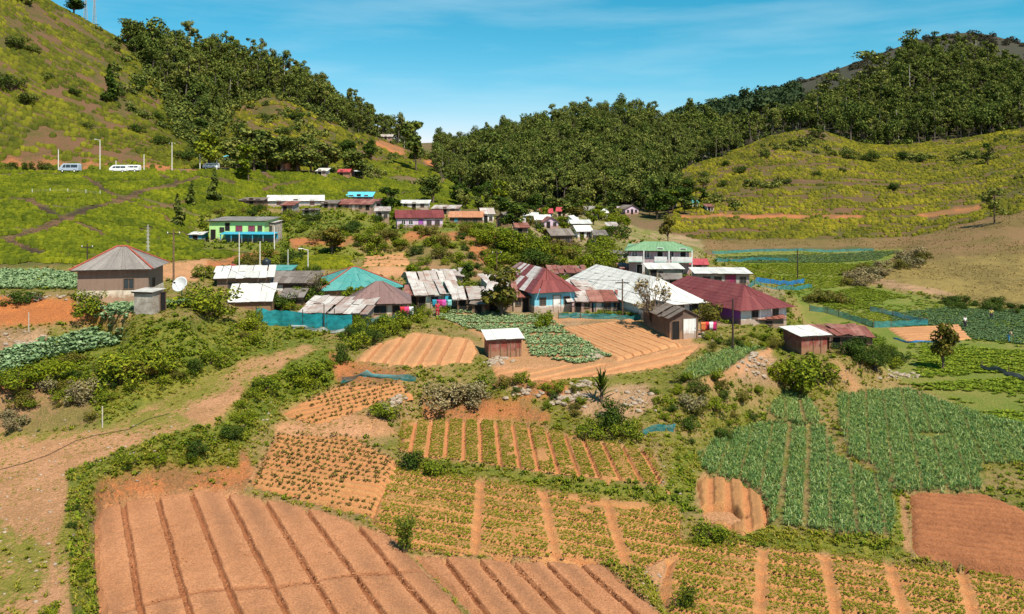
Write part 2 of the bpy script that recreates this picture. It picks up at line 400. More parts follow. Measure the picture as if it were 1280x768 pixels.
def mat_ground():
    m, nt, b, out = new_mat('ground')
    ca = N(nt, 'Attribute', attribute_name='ca'); cb = N(nt, 'Attribute', attribute_name='cb')
    n1 = noise(nt, .35, 6, .62); n2 = noise(nt, 3.2, 5, .65); n3 = noise(nt, .06, 4, .5)
    s = N(nt, 'Math', operation='ADD'); nt.links.new(n1.outputs[0], s.inputs[0]); nt.links.new(n2.outputs[0], s.inputs[1])
    s2 = N(nt, 'Math', operation='ADD'); nt.links.new(s.outputs[0], s2.inputs[0]); nt.links.new(n3.outputs[0], s2.inputs[1])
    r = ramp(nt, [(.465, (0, 0, 0)), (.535, (1, 1, 1))]); dv = N(nt, 'Math', operation='DIVIDE'); dv.inputs[1].default_value = 3.0
    nt.links.new(s2.outputs[0], dv.inputs[0]); nt.links.new(dv.outputs[0], r.inputs[0])
    c = mixc(nt, r.outputs[0], ca.outputs[0], cb.outputs[0])
    n4 = noise(nt, 9, 4, .7); r4 = ramp(nt, [(.3, (.55, .55, .55)), (.7, (1.4, 1.4, 1.4))]); nt.links.new(n4.outputs[0], r4.inputs[0])
    c = mixc(nt, 1.0, c, r4.outputs[0], 'MULTIPLY')
    nt.links.new(c, b.inputs['Base Color']); b.inputs['Roughness'].default_value = .95
    n5 = noise(nt, 5, 6, .7); bump(nt, b, n5.outputs[0], .9, .25)
    return m
def mat_soil(name, a, bcol, scale=2.0, bmp=.6, grain=14, dist=.06, moist_shade=None):
    m, nt, b, out = new_mat(name)
    n1 = noise(nt, scale * .22, 4, .6); n2 = noise(nt, scale * 2.5, 5, .7)
    s = N(nt, 'Math', operation='ADD'); nt.links.new(n1.outputs[0], s.inputs[0]); nt.links.new(n2.outputs[0], s.inputs[1])
    d = N(nt, 'Math', operation='MULTIPLY'); d.inputs[1].default_value = .5; nt.links.new(s.outputs[0], d.inputs[0])
    r = ramp(nt, [(.38, a), (.62, bcol)]); nt.links.new(d.outputs[0], r.inputs[0])
    g = noise(nt, grain, 3, .75); rg = ramp(nt, [(.32, (.62, .62, .62)), (.68, (1.3, 1.3, 1.3))]); nt.links.new(g.outputs[0], rg.inputs[0])
    base = r.outputs[0]
    if moist_shade:                      # freshly cut furrow floors: redder, damper earth, plus painted depth shade in bare beds
        at_ = N(nt, 'Attribute', attribute_name='fur'); sp_ = nt.nodes.new('ShaderNodeSeparateColor'); nt.links.new(at_.outputs['Color'], sp_.inputs[0]); base = mixc(nt, sp_.outputs[1], base, tuple(x * .62 for x in a)); base = mixc(nt, sp_.outputs[0], base, moist_shade)
    nt.links.new(mixc(nt, 1.0, base, rg.outputs[0], 'MULTIPLY'), b.inputs['Base Color'])
    b.inputs['Roughness'].default_value = .96
    bump(nt, b, g.outputs[0], bmp, dist); return m
def mat_leaf(name, cols, trans=.22, rough=.75, patch=None, spec=.1):
    """leaf faces vary one by one; cols are three or four colours from dark to light"""
    m, nt, b, out = new_mat(name)
    geo = nt.nodes.new('ShaderNodeNewGeometry'); r = ramp(nt, [(k / (len(cols) - 1), c) for k, c in enumerate(cols)])
    f = geo.outputs['Random Per Island']
    if patch:
        n = noise(nt, patch, 3, .6); rn = ramp(nt, [(.35, (0, 0, 0)), (.65, (1, 1, 1))]); nt.links.new(n.outputs[0], rn.inputs[0])
        f = mixc(nt, .5, f, rn.outputs[0])
    nt.links.new(f, r.inputs[0]); c = r.outputs[0]
    oi = nt.nodes.new('ShaderNodeObjectInfo'); ro = ramp(nt, [(0, (.8, .86, .8)), (1, (1.18, 1.1, 1.0))]); nt.links.new(oi.outputs['Random'], ro.inputs[0])
    c = mixc(nt, 1.0, c, ro.outputs[0], 'MULTIPLY')
    nt.links.new(c, b.inputs['Base Color']); b.inputs['Roughness'].default_value = rough
    if 'Specular IOR Level' in b.inputs: b.inputs['Specular IOR Level'].default_value = spec
    if trans:
        t = N(nt, 'BsdfTranslucent'); mx = N(nt, 'MixShader', Fac=trans); nt.links.new(c, t.inputs[0])
        nt.links.new(b.outputs[0], mx.inputs[1]); nt.links.new(t.outputs[0], mx.inputs[2]); nt.links.new(mx.outputs[0], out.inputs[0])
    return m
def mat_paint(name, col, dirt=(.20, .13, .085), amount=.75, rough=.75, scale=1.2):
    m, nt, b, out = new_mat(name)
    n1 = noise(nt, scale, 6, .65); r = ramp(nt, [(.45, (0, 0, 0)), (.78, (amount,) * 3)]); nt.links.new(n1.outputs[0], r.inputs[0])
    n2 = noise(nt, scale * 3, 4, .6, mapscale=(1, 1, .12)); r2 = ramp(nt, [(.5, (0, 0, 0)), (.8, (amount * .8,) * 3)]); nt.links.new(n2.outputs[0], r2.inputs[0])
    c = mixc(nt, r.outputs[0], col, dirt); c = mixc(nt, r2.outputs[0], c, tuple(x * .7 for x in dirt))
    tz = nt.nodes.new('ShaderNodeTexCoord'); sx = nt.nodes.new('ShaderNodeSeparateXYZ'); nt.links.new(tz.outputs['Object'], sx.inputs[0])   # splashed mud along the foot of the wall
    nz = noise(nt, 2.5, 4, .6); ad = N(nt, 'Math', operation='MULTIPLY_ADD'); ad.inputs[1].default_value = -1.1; nt.links.new(nz.outputs[0], ad.inputs[0]); nt.links.new(sx.outputs['Z'], ad.inputs[2])
    r3 = ramp(nt, [(0, (.75,) * 3), (.35, (0, 0, 0))]); nt.links.new(ad.outputs[0], r3.inputs[0]); c = mixc(nt, r3.outputs[0], c, (.27, .15, .08))
    nt.links.new(c, b.inputs['Base Color']); b.inputs['Roughness'].default_value = rough
    bump(nt, b, n1.outputs[0], .15, .02); return m
def mat_metal_roof(name, cols, rust=(.22, .07, .035), amount=.35, period=.25, rough=.5, axis='X', scale=.7):
    """corrugated sheets: each sheet its own shade, ribs in the bump, rust and lichen in patches"""
    m, nt, b, out = new_mat(name)
    geo = nt.nodes.new('ShaderNodeNewGeometry'); r = ramp(nt, [(k / max(len(cols) - 1, 1), c) for k, c in enumerate(cols)])
    nt.links.new(geo.outputs['Random Per Island'], r.inputs[0])
    n1 = noise(nt, scale, 7, .7); r1 = ramp(nt, [(.60 - amount * .35, (0, 0, 0)), (.72 - amount * .2, (1, 1, 1))]); nt.links.new(n1.outputs[0], r1.inputs[0])
    n2 = noise(nt, 6, 4, .7); r2 = ramp(nt, [(.3, (.75, .75, .75)), (.7, (1.12, 1.12, 1.12))]); nt.links.new(n2.outputs[0], r2.inputs[0])
    f = N(nt, 'Math', operation='MULTIPLY'); f.inputs[1].default_value = min(1, amount * 1.6); nt.links.new(r1.outputs[0], f.inputs[0])
    c = mixc(nt, f.outputs[0], r.outputs[0], rust); c = mixc(nt, 1.0, c, r2.outputs[0], 'MULTIPLY')
    nt.links.new(c, b.inputs['Base Color']); b.inputs['Roughness'].default_value = rough
    tc = nt.nodes.new('ShaderNodeTexCoord'); w = N(nt, 'TexWave', bands_direction=axis, Scale=.314 / period * .5)
    nt.links.new(tc.outputs['Object'], w.inputs[0]); bump(nt, b, w.outputs[0], .5, .04); return m
def mat_plain(name, col, rough=.7, metal=0.0, var=.25, scale=4):
    m, nt, b, out = new_mat(name); n = noise(nt, scale, 4, .6)
    r = ramp(nt, [(.3, tuple(x * (1 - var) for x in col)), (.7, tuple(min(1, x * (1 + var)) for x in col))]); nt.links.new(n.outputs[0], r.inputs[0])
    nt.links.new(r.outputs[0], b.inputs['Base Color']); b.inputs['Roughness'].default_value = rough; b.inputs['Metallic'].default_value = metal; return m
def mat_net(name, col, alpha=.8):
    m, nt, b, out = new_mat(name); n = noise(nt, 1.3, 4, .6, mapscale=(1, 1, 2)); r = ramp(nt, [(.3, tuple(x * .55 for x in col)), (.7, tuple(min(1, x * 1.4) for x in col))])
    nt.links.new(n.outputs[0], r.inputs[0]); nt.links.new(r.outputs[0], b.inputs['Base Color']); b.inputs['Roughness'].default_value = .6
    t = N(nt, 'BsdfTransparent'); tr = N(nt, 'BsdfTranslucent'); nt.links.new(r.outputs[0], tr.inputs[0])
    m1 = N(nt, 'MixShader', Fac=.3); nt.links.new(b.outputs[0], m1.inputs[1]); nt.links.new(tr.outputs[0], m1.inputs[2])
    mx = N(nt, 'MixShader', Fac=alpha); nt.links.new(t.outputs[0], mx.inputs[1]); nt.links.new(m1.outputs[0], mx.inputs[2]); nt.links.new(mx.outputs[0], out.inputs[0]); return m
def mat_glass(name='window_glass', col=(.03, .035, .04)):
    m, nt, b, out = new_mat(name); b.inputs['Base Color'].default_value = (*col, 1); b.inputs['Roughness'].default_value = .12
    if 'Specular IOR Level' in b.inputs: b.inputs['Specular IOR Level'].default_value = .6
    return m
def mat_block(name, col, mortar):
    m, nt, b, out = new_mat(name); tc = nt.nodes.new('ShaderNodeTexCoord'); mp = nt.nodes.new('ShaderNodeMapping'); mp.inputs['Rotation'].default_value = (math.radians(90), 0, 0)
    br = N(nt, 'TexBrick', Scale=1.0); br.inputs['Color1'].default_value = (*col, 1); br.inputs['Color2'].default_value = (*[c * .8 for c in col], 1); br.inputs['Mortar'].default_value = (*mortar, 1)
    br.inputs['Brick Width'].default_value = .45; br.inputs['Row Height'].default_value = .22; br.inputs['Mortar Size'].default_value = .015
    nt.links.new(tc.outputs['Object'], mp.inputs[0]); nt.links.new(mp.outputs[0], br.inputs[0])
    n = noise(nt, 1.5, 5, .6); r = ramp(nt, [(.35, (.6, .55, .5)), (.65, (1.15, 1.15, 1.1))]); nt.links.new(n.outputs[0], r.inputs[0])
    nt.links.new(mixc(nt, 1.0, br.outputs[0], r.outputs[0], 'MULTIPLY'), b.inputs['Base Color']); return m
M = {}
M['ground'] = mat_ground()
M['soil_bare'] = mat_soil('raked soil', (.45, .198, .09), (.35, .142, .058), 1.3, .9, 11, .07, (.25, .092, .036))  # furrow tone darker than the damp red soil, shading the trenches in colour
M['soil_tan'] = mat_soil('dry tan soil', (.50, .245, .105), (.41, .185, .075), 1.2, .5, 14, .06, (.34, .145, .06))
M['soil_brown'] = mat_soil('brown tilled soil', (.33, .125, .05), (.22, .08, .032), 1.8, .9, 9, .1)
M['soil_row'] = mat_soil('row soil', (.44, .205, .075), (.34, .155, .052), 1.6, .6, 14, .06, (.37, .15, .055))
M['soil_crop'] = mat_soil('shaded crop soil', (.13, .10, .035), (.08, .08, .03), 1.6, .6)
M['leaf_tea'] = mat_leaf('tea leaves', [(.045, .064, .0035), (.116, .130, .005), (.21, .205, .0075)], .12, .75, patch=.09)
M['leaf_tea_hill'] = mat_leaf('hill tea leaves', [(0.0366, 0.0464, 0.0049), (0.1037, 0.1037, 0.0073), (0.2135, 0.1854, 0.0122)], .12, .75, patch=.07)
M['leaf_forest'] = mat_leaf('forest leaves', [(0.0172, 0.0344, 0.0086), (0.0537, 0.0795, 0.0151), (0.1075, 0.1398, 0.0237), (0.1774, 0.1935, 0.0387)], .15, .8, spec=.08)
M['leaf_euc'] = mat_leaf('eucalyptus leaves', [(0.0231, 0.0399, 0.0105), (0.0735, 0.0966, 0.0189), (0.147, 0.1628, 0.0315), (0.231, 0.231, 0.0578)], .15, .8, spec=.08)
M['leaf_far'] = mat_leaf('far wood leaves', [(.022, .042, .018), (.045, .07, .026), (.075, .10, .035)], .1, .7)
M['leaf_shrub'] = mat_leaf('shrub leaves', [(0.0231, 0.0462, 0.0042), (0.0893, 0.1239, 0.0084), (0.1837, 0.2152, 0.0126), (0.2835, 0.2992, 0.021)], .22, .7)
M['leaf_dark'] = mat_leaf('dark shrub leaves', [(.012, .028, .005), (.038, .068, .008), (.09, .13, .014)], .22, .7)
M['leaf_lime'] = mat_leaf('lime leaves', [(.06, .095, .005), (.15, .185, .008), (.25, .27, .014)], .25, .5)
M['leaf_olive'] = mat_leaf('olive tree leaves', [(.03, .038, .008), (.08, .085, .012), (.16, .14, .02), (.22, .16, .03)], .2, .55)
M['leaf_dry'] = mat_leaf('dry twigs and leaves', [(.10, .075, .035), (.20, .16, .075), (.33, .27, .15)], .1, .8)
M['leaf_grass'] = mat_leaf('grass blades', [(0.0594, 0.081, 0.0054), (0.162, 0.1782, 0.0097), (0.2592, 0.243, 0.0194), (0.3564, 0.27, 0.0756)], .2, .6)
M['leaf_leek'] = mat_leaf('leek leaves', [(.028, .075, .02), (.082, .165, .042), (.155, .255, .078), (.25, .28, .05), (.44, .49, .22)], .15, .6)
M['leaf_cabbage'] = mat_leaf('cabbage leaves', [(.09, .15, .06), (.19, .27, .12), (.33, .41, .22)], .15, .5)
M['leaf_crop'] = mat_leaf('bed crop leaves', [(.07, .095, .006), (.17, .18, .010), (.31, .28, .03)], .22, .7)
M['leaf_valley'] = mat_leaf('valley crop leaves', [(.058, .10, .008), (.13, .185, .013), (.205, .25, .023)], .22, .7)
M['leaf_bamboo'] = mat_leaf('bamboo leaves', [(.03, .055, .006), (.09, .13, .012), (.20, .22, .02)], .25, .5)
M['bark'] = mat_plain('bark', (.12, .085, .055), .9, 0, .4, 6)
M['bark_pale'] = mat_plain('pale bark', (.42, .36, .28), .85, 0, .3, 2)
def mat_trunks():
    m, nt, b, out = new_mat('mixed trunks'); geo = nt.nodes.new('ShaderNodeNewGeometry'); r = ramp(nt, [(0, (.07, .055, .04)), (.7, (.13, .10, .075)), (.86, (.20, .165, .125)), (.93, (.46, .41, .34)), (1, (.5, .45, .38))]); nt.links.new(geo.outputs['Random Per Island'], r.inputs[0]); nt.links.new(r.outputs[0], b.inputs['Base Color']); return m
M['bark_mid'] = mat_trunks()
M['wood'] = mat_plain('weathered wood', (.14, .085, .05), .85, 0, .4, 5)
M['wood_dark'] = mat_plain('dark timber', (.045, .03, .022), .85, 0, .4, 5)
M['concrete'] = mat_plain('concrete', (.38, .35, .31), .85, 0, .25, 2)
M['white_metal'] = mat_plain('white painted metal', (.75, .75, .72), .4, 0, .08, 3)
M['rock'] = mat_plain('pale rock', (.30, .23, .165), .9, 0, .35, 5)
M['glass'] = mat_glass()
M['dark'] = mat_plain('dark opening', (.012, .011, .01), .9, 0, .3)
# ------------------------------------------------------------------ ground colours by what covers them, and the terrain sheet
ZC = {  # zone: colour A, colour B
 'grass': ((.13, .13, .014), (.25, .165, .06)), 'lush': ((.09, .115, .009), (.17, .165, .02)), 'soil': ((.46, .225, .105), (.37, .19, .08)),
 'redbank': ((.38, .135, .045), (.22, .105, .04)), 'pathsoil': ((.48, .235, .115), (.37, .185, .08)), 'patchy': ((.43, .215, .10), (.20, .175, .025)), 'scrubbank': ((.27, .15, .07), (.17, .13, .035)),
 'tea': ((.085, .095, .012), (.11, .085, .03)), 'teahill': ((.135, .07, .034), (.075, .068, .014)), 'forest': ((.035, .032, .014), (.065, .05, .022)),
 'scrub': ((.085, .085, .018), (.15, .09, .045)), 'dry': ((.20, .115, .048), (.145, .10, .028)), 'drygreen': ((.235, .165, .045), (.16, .11, .03)),
 'valley': ((.125, .16, .017), (.195, .18, .035)), 'farbrown': ((.052, .038, .024), (.036, .038, .016)), 'farwood': ((.03, .045, .02), (.05, .055, .022)),
 'rubble': ((.36, .21, .11), (.21, .13, .06)), 'village': ((.30, .20, .11), (.14, .14, .03)), 'water': ((.16, .13, .09), (.14, .11, .07)), 'track': ((.045, .03, .015), (.15, .08, .035)), 'orangecut': ((.50, .165, .04), (.36, .12, .035)), 'asphalt': ((.09, .08, .07), (.12, .10, .08)),  # track: brown earth darkened to carry the hedges' shadow in its colour
}
ZN = list(ZC)
zone = np.full((NV, NU), ZN.index('grass'), np.int16)
def paint(zn, poly, y0=0, y1=9999, jit=1.0):
    jx = fbm(GX / (GY * .02), GY / (GY * .02) * 1.0 + GX / 9, 11, 3) * 22 * jit; jy = fbm(GX / (GY * .02), np.log(GY) * 40, 12, 3) * 14 * jit
    m = inpoly(GPX + jx, GPY + jy, poly) & (GY >= y0) & (GY <= y1); zone[m] = ZN.index(zn)
zone[GY > 215] = ZN.index('scrub')
zone[(GY > 660) & (GPX < 1000)] = ZN.index('farwood'); zone[(GY > 592) & (GPX >= 1000)] = ZN.index('farbrown'); zone[GY > 950] = ZN.index('farbrown')
paint('tea', [(-900,205),(340,214),(430,218),(480,214),(560,216),(640,250),(600,262),(470,262),(330,262),(260,285),(250,310),(345,318),(210,327),(0,336),(-900,348)], 98, 330, .3)
paint('teahill', [(-900,-900),(60,-30),(180,50),(245,180),(252,212),(0,214),(-900,222)], 192, 335, .4)
paint('scrub', [(150,40),(560,180),(560,230),(250,214)], 236, 430)
paint('forest', [(110,0),(300,20),(520,150),(520,190),(480,182),(440,165),(400,140),(345,118),(300,120),(250,160),(190,95)], 250, 640)
paint('teahill', [(300,130),(345,118),(400,146),(440,170),(435,214),(256,214),(262,180)], 232, 402, .6)
paint('teahill', [(430,160),(520,190),(560,225),(470,218),(420,205)], 262, 420)
paint('forest', [(540,100),(930,90),(930,195),(850,240),(840,262),(560,262),(545,215)], 306, 550)
paint('forest', [(860,0),(1800,-60),(1800,190),(1280,185),(1150,205),(1060,205),(1000,180),(860,215)], 412, 592)
paint('teahill', [(835,305),(850,214),(1020,150),(1090,180),(1280,158),(1800,90),(1800,255),(1280,264),(1130,298)], 256, 416, .4)
paint('dry', [(770,288),(840,296),(1130,297),(1280,264),(1800,240),(1800,330),(1280,322),(1190,326),(1110,331),(1090,308),(860,314),(780,300)], 120, 262, .5)
paint('drygreen', [(1095,338),(1190,322),(1280,318),(1800,318),(1800,408),(1280,386),(1160,370),(1085,352)], 115, 200, .5)
paint('rubble', [(1085,354),(1100,350),(1180,362),(1200,370),(1160,370)], 115, 200, .6)
paint('valley', T['valley'][0], 60, 245, .2)
paint('village', T['village'][0], 70, 150, .3)
paint('village', [(640,262),(700,265),(880,300),(880,345),(760,350),(650,290)], 130, 300, .6)
paint('lush', [(250,270),(490,262),(640,275),(640,300),(520,330),(350,318),(250,310)], 125, 200, .6)
paint('redbank', [(500,292),(640,290),(640,300),(500,302)], 120, 175, 1.0)
paint('redbank', [(360,300),(480,296),(490,303),(360,310)], 120, 175, 1.0)
paint('scrubbank', [(520,308),(610,312),(625,345),(540,345),(512,335)], 115, 175, 1.4)
paint('redbank', [(245,330),(340,312),(352,318),(260,338)], 100, 150, .8)
paint('grass', [(440,303),(510,300),(520,316),(450,318)], 110, 160, .5)
paint('redbank', [(585,300),(625,302),(620,330),(595,330)], 110, 170, .8)
paint('pathsoil', [(462,334),(512,332),(505,347),(450,347)], 110, 160, .5)
paint('tea', T['mid_green'][0], 100, 150, .3)
paint('redbank', [(640,330),(700,322),(780,338),(770,352),(660,350)], 125, 160, .8)
paint('soil', [(195,330),(260,325),(250,350),(200,352)], 80, 140, .6)
paint('orangecut', [(-400,380),(0,370),(110,376),(140,376),(150,392),(110,402),(0,410),(-400,412)], 60, 95, .3)
paint('pathsoil', [(110,402),(150,385),(175,378),(172,392),(130,402)], 60, 95, .3)
paint('lush', [(-300,440),(0,445),(150,405),(330,398),(400,415),(400,432),(290,456),(200,500),(130,535),(0,543),(-300,560)], 55, 95, .4)
paint('scrubbank', [(-300,500),(0,482),(110,480),(130,533),(0,541),(-300,560)], 55, 70, .9)
paint('redbank', [(-300,490),(0,474),(60,476),(60,486),(-300,510)], 55, 70, .7)
paint('rubble', [(-200,420),(0,412),(60,410),(55,440),(0,455),(-200,470)], 60, 85, .6)
paint('patchy', T['path_left'][0], 30, 90, .5)
paint('pathsoil', [(-900,600),(0,555),(100,545),(180,545),(150,575),(95,600),(70,680),(80,800),(80,1200),(-900,1200)], 15, 65, 1.2)
paint('patchy', [(-900,660),(0,650),(60,690),(60,780),(-900,1000)], 15, 65, 1.2)
paint('pathsoil', [(225,520),(300,475),(310,490),(260,535)], 50, 70, .5)
paint('lush', [(405,432),(450,450),(420,480),(345,515),(300,560),(250,545),(310,490),(360,455)], 50, 80, .5)
paint('redbank', [(115,595),(200,580),(310,565),(330,600),(300,618),(160,625),(120,640)], 48, 60, .6)
paint('lush', [(85,590),(200,545),(262,530),(300,560),(300,585),(210,580),(125,600),(112,650),(125,768),(140,1200),(92,1200),(90,768)], 25, 62, .5)
for k in ('seed_low', 'seed_high', 'strip_field', 'row_field', 'pit_patch', 'row_right', 'bare_front', 'bare_left', 'tan_field', 'shed_terrace'): paint('soil', T[k][0], 15, 110, .3)
paint('pathsoil', [(340,530),(430,515),(480,520),(500,545),(440,548),(345,545)], 50, 75, .6)
paint('redbank', [(410,440),(450,455),(520,465),(500,478),(420,480)], 60, 80, .5)
paint('redbank', [(530,497),(640,500),(690,515),(690,530),(640,526),(530,524)], 58, 75, .5)
paint('redbank', [(640,475),(700,478),(720,492),(650,500)], 60, 75, .6)
paint('rubble', [(690,495),(800,480),(830,500),(790,525),(720,520)], 55, 75, .9)
paint('grass', [(830,470),(880,478),(950,450),(990,460),(1000,500),(960,520),(880,560),(840,540)], 55, 80, .8)
paint('rubble', [(905,455),(960,436),(985,460),(975,485),(930,480)], 58, 80, .9)
paint('pathsoil', [(870,478),(925,455),(962,433),(968,440),(930,466),(880,486)], 55, 85, .4)
paint('soil', [(850,745),(820,740),(805,715),(830,670),(850,672),(838,735)], 35, 60, .5)
paint('pathsoil', [(1040,450),(1060,460),(1080,495),(1068,495),(1050,470)], 70, 82, .4)
paint('rubble', [(700,401),(812,402),(812,411),(708,410)], 75, 105, .2)
paint('lush', [(840,560),(870,560),(872,600),(862,640),(830,640)], 45, 65, .5)
paint('lush', [(900,662),(1110,672),(1140,695),(1110,700),(950,684),(895,676)], 42, 50, .3)
paint('lush', [(1110,614),(1130,616),(1138,694),(1112,680)], 42, 60, .3)
paint('pathsoil', [(1124,620),(1132,618),(1140,694),(1130,690)], 42, 60, .1)
paint('lush', [(500,566),(570,578),(680,592),(830,608),(845,618),(845,632),(757,624),(602,598),(530,590)], 45, 62, .2)
paint('soil', [(810,405),(870,400),(880,420),(860,428)], 70, 100, .3)
paint('asphalt', [(-900,216),(0,214.5),(100,214.5),(280,212.5),(345,216.5),(345,214.8),(280,211),(100,212.8),(0,212.8),(-900,214)], 168, 224, 0)
paint('redbank', [(-900,215),(0,212.5),(150,211.5),(250,211.5),(200,206),(100,206),(0,200),(-900,195)], 197, 214, 1.6)
paint('redbank', [(470,175),(505,187),(508,195),(480,190),(462,178)], 300, 440, .5)
paint('redbank', [(530,200),(575,196),(578,204),(535,210)], 330, 480, .3)
paint('redbank', [(850,268),(1080,269),(1080,273),(850,273)], 270, 300, .4)
paint('redbank', [(1140,268),(1230,258),(1225,263),(1150,273)], 262, 300, .4)

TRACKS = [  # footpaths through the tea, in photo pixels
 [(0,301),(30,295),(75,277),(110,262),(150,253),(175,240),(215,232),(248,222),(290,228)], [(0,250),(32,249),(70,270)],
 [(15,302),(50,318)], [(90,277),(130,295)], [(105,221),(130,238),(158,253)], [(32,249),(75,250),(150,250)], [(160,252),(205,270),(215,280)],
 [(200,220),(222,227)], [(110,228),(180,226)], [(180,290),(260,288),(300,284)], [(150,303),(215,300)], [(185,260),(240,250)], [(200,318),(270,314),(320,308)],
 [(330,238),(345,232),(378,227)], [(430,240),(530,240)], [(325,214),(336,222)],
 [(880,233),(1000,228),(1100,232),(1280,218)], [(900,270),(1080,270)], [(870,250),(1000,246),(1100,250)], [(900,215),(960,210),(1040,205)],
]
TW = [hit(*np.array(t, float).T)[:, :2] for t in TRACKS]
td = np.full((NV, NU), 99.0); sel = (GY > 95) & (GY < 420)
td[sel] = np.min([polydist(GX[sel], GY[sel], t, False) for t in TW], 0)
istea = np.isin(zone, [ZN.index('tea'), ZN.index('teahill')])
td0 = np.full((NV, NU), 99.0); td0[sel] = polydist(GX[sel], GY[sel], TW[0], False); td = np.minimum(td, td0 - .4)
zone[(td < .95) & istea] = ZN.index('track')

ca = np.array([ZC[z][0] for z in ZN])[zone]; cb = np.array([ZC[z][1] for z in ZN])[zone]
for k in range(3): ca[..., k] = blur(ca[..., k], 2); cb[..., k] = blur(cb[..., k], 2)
idx = np.arange(NV * NU).reshape(NV, NU)
Q = np.stack([idx[:-1, :-1], idx[:-1, 1:], idx[1:, 1:], idx[1:, :-1]], -1).reshape(-1, 4)
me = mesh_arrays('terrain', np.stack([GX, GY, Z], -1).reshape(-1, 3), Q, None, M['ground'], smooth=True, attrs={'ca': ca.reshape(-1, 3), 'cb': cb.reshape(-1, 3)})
terrain = tag(link('terrain', me), 'terraced hillside ground of soil, grass banks and tea slopes', None, None, 'structure')
if 'label' in terrain: del terrain['label']
def zone_at(X, Y):
    j = np.clip(np.round((X / Y - U0) / (gu[1] - gu[0])).astype(int), 0, NU - 1); i = np.clip(np.round((np.log(Y) - gv[0]) / (gv[1] - gv[0])).astype(int), 0, NV - 1)
    return zone[i, j], VIS[i, j]
# ------------------------------------------------------------------ plant templates
def leaf_quads(C, Nn, size, asp=.55, rng=RNG):
    """one leaf-shaped face per centre, lying across its normal"""
    n = len(C); Nn = Nn / np.maximum(np.linalg.norm(Nn, axis=1, keepdims=True), 1e-6)
    r = rng.normal(size=(n, 3)); t = np.cross(Nn, r); t /= np.maximum(np.linalg.norm(t, axis=1, keepdims=True), 1e-6); b = np.cross(Nn, t)
    s = np.broadcast_to(np.asarray(size, float), (n,))[:, None]
    V = np.stack([C - t * s, C - b * s * asp + Nn * s * .12, C + t * s, C + b * s * asp + Nn * s * .12], 1)
    return V.reshape(-1, 3), np.arange(n * 4).reshape(n, 4)
def foliage(blobs, n, size, rng, hollow=.55, up=.35, asp=.6, jit=.3):
    """leaf faces spread through a set of ellipsoids; sizes in metres"""
    B = np.array(blobs, float); vol = B[:, 3] * B[:, 4] * B[:, 5]; k = rng.choice(len(B), n, p=vol ** .8 / (vol ** .8).sum())
    d = rng.normal(size=(n, 3)); d /= np.linalg.norm(d, axis=1, keepdims=True)
    r = hollow + (1 - hollow) * rng.random(n) ** .6; r *= 1 + rng.normal(size=n) * jit * .25
    P = B[k, :3] + d * r[:, None] * B[k, 3:6]
    nr = d + rng.normal(size=(n, 3)) * .55 + np.array([0, 0, up])
    return leaf_quads(P, nr, size * (.6 + .8 * rng.random(n)), asp, rng)
def blade_plant(nb, h, w, spread, rng, bend=.5):
    V, Q = [], []
    for k in range(nb):
        a = 2 * math.pi * (k + rng.random() * .7) / nb; d = np.array([math.cos(a), math.sin(a), 0]); s = np.array([-d[1], d[0], 0])
        L = h * (.7 + .5 * rng.random()); sp = spread * (.4 + rng.random()); i = len(V)
        p1 = d * sp * .35 * L + np.array([0, 0, L * .6]); p2 = d * sp * L + np.array([0, 0, L * (1 - bend * rng.random() * sp)])
        V += [-s * w, s * w, p1 + s * w * .9, p1 - s * w * .9, p2 + s * w * .25, p2 - s * w * .25]
        Q += [(i, i + 1, i + 2, i + 3), (i + 3, i + 2, i + 4, i + 5)]
    return np.array(V), np.array(Q)
def rosette(nl, r, h, w, rng):
    V, Q = [], []
    for k in range(nl):
        a = 2 * math.pi * (k / nl) + rng.random() * .8; d = np.array([math.cos(a), math.sin(a), 0]); s = np.array([-d[1], d[0], 0])
        L = r * (.65 + .6 * rng.random()); hh = h * (.3 + .8 * rng.random()); i = len(V); ww = w * (.7 + .5 * rng.random())
        V += [d * L * .1, d * L * .6 + s * ww + np.array([0, 0, hh]), d * L + np.array([0, 0, hh * .75]), d * L * .6 - s * ww + np.array([0, 0, hh * 1.05])]
        Q += [(i, i + 1, i + 2, i + 3)]
    return np.array(V), np.array(Q)
tr = np.random.default_rng(3)
TP = dict(
 leek=[blade_plant(7, .62, .034, .8, tr, 1.1) for _ in range(5)],
 cabbage=[rosette(11, .32, .26, .11, tr) for _ in range(5)],
 potato=[rosette(14, .36, .36, .10, tr) for _ in range(5)],
 small=[rosette(7, .15, .13, .055, tr) for _ in range(5)],
 seed=[rosette(7, .20, .20, .07, tr) for _ in range(4)],
 grass=[blade_plant(9, .42, .038, .85, tr, .8) for _ in range(6)],
 weed=[rosette(14, .42, .42, .10, tr) for _ in range(5)],
 clump=[rosette(9, .5, .42, .2, tr) for _ in range(5)])
M['leaf_seed'] = mat_leaf('seedling leaves', [(.06, .045, .012), (.10, .08, .015), (.15, .15, .02)], .15, .6)

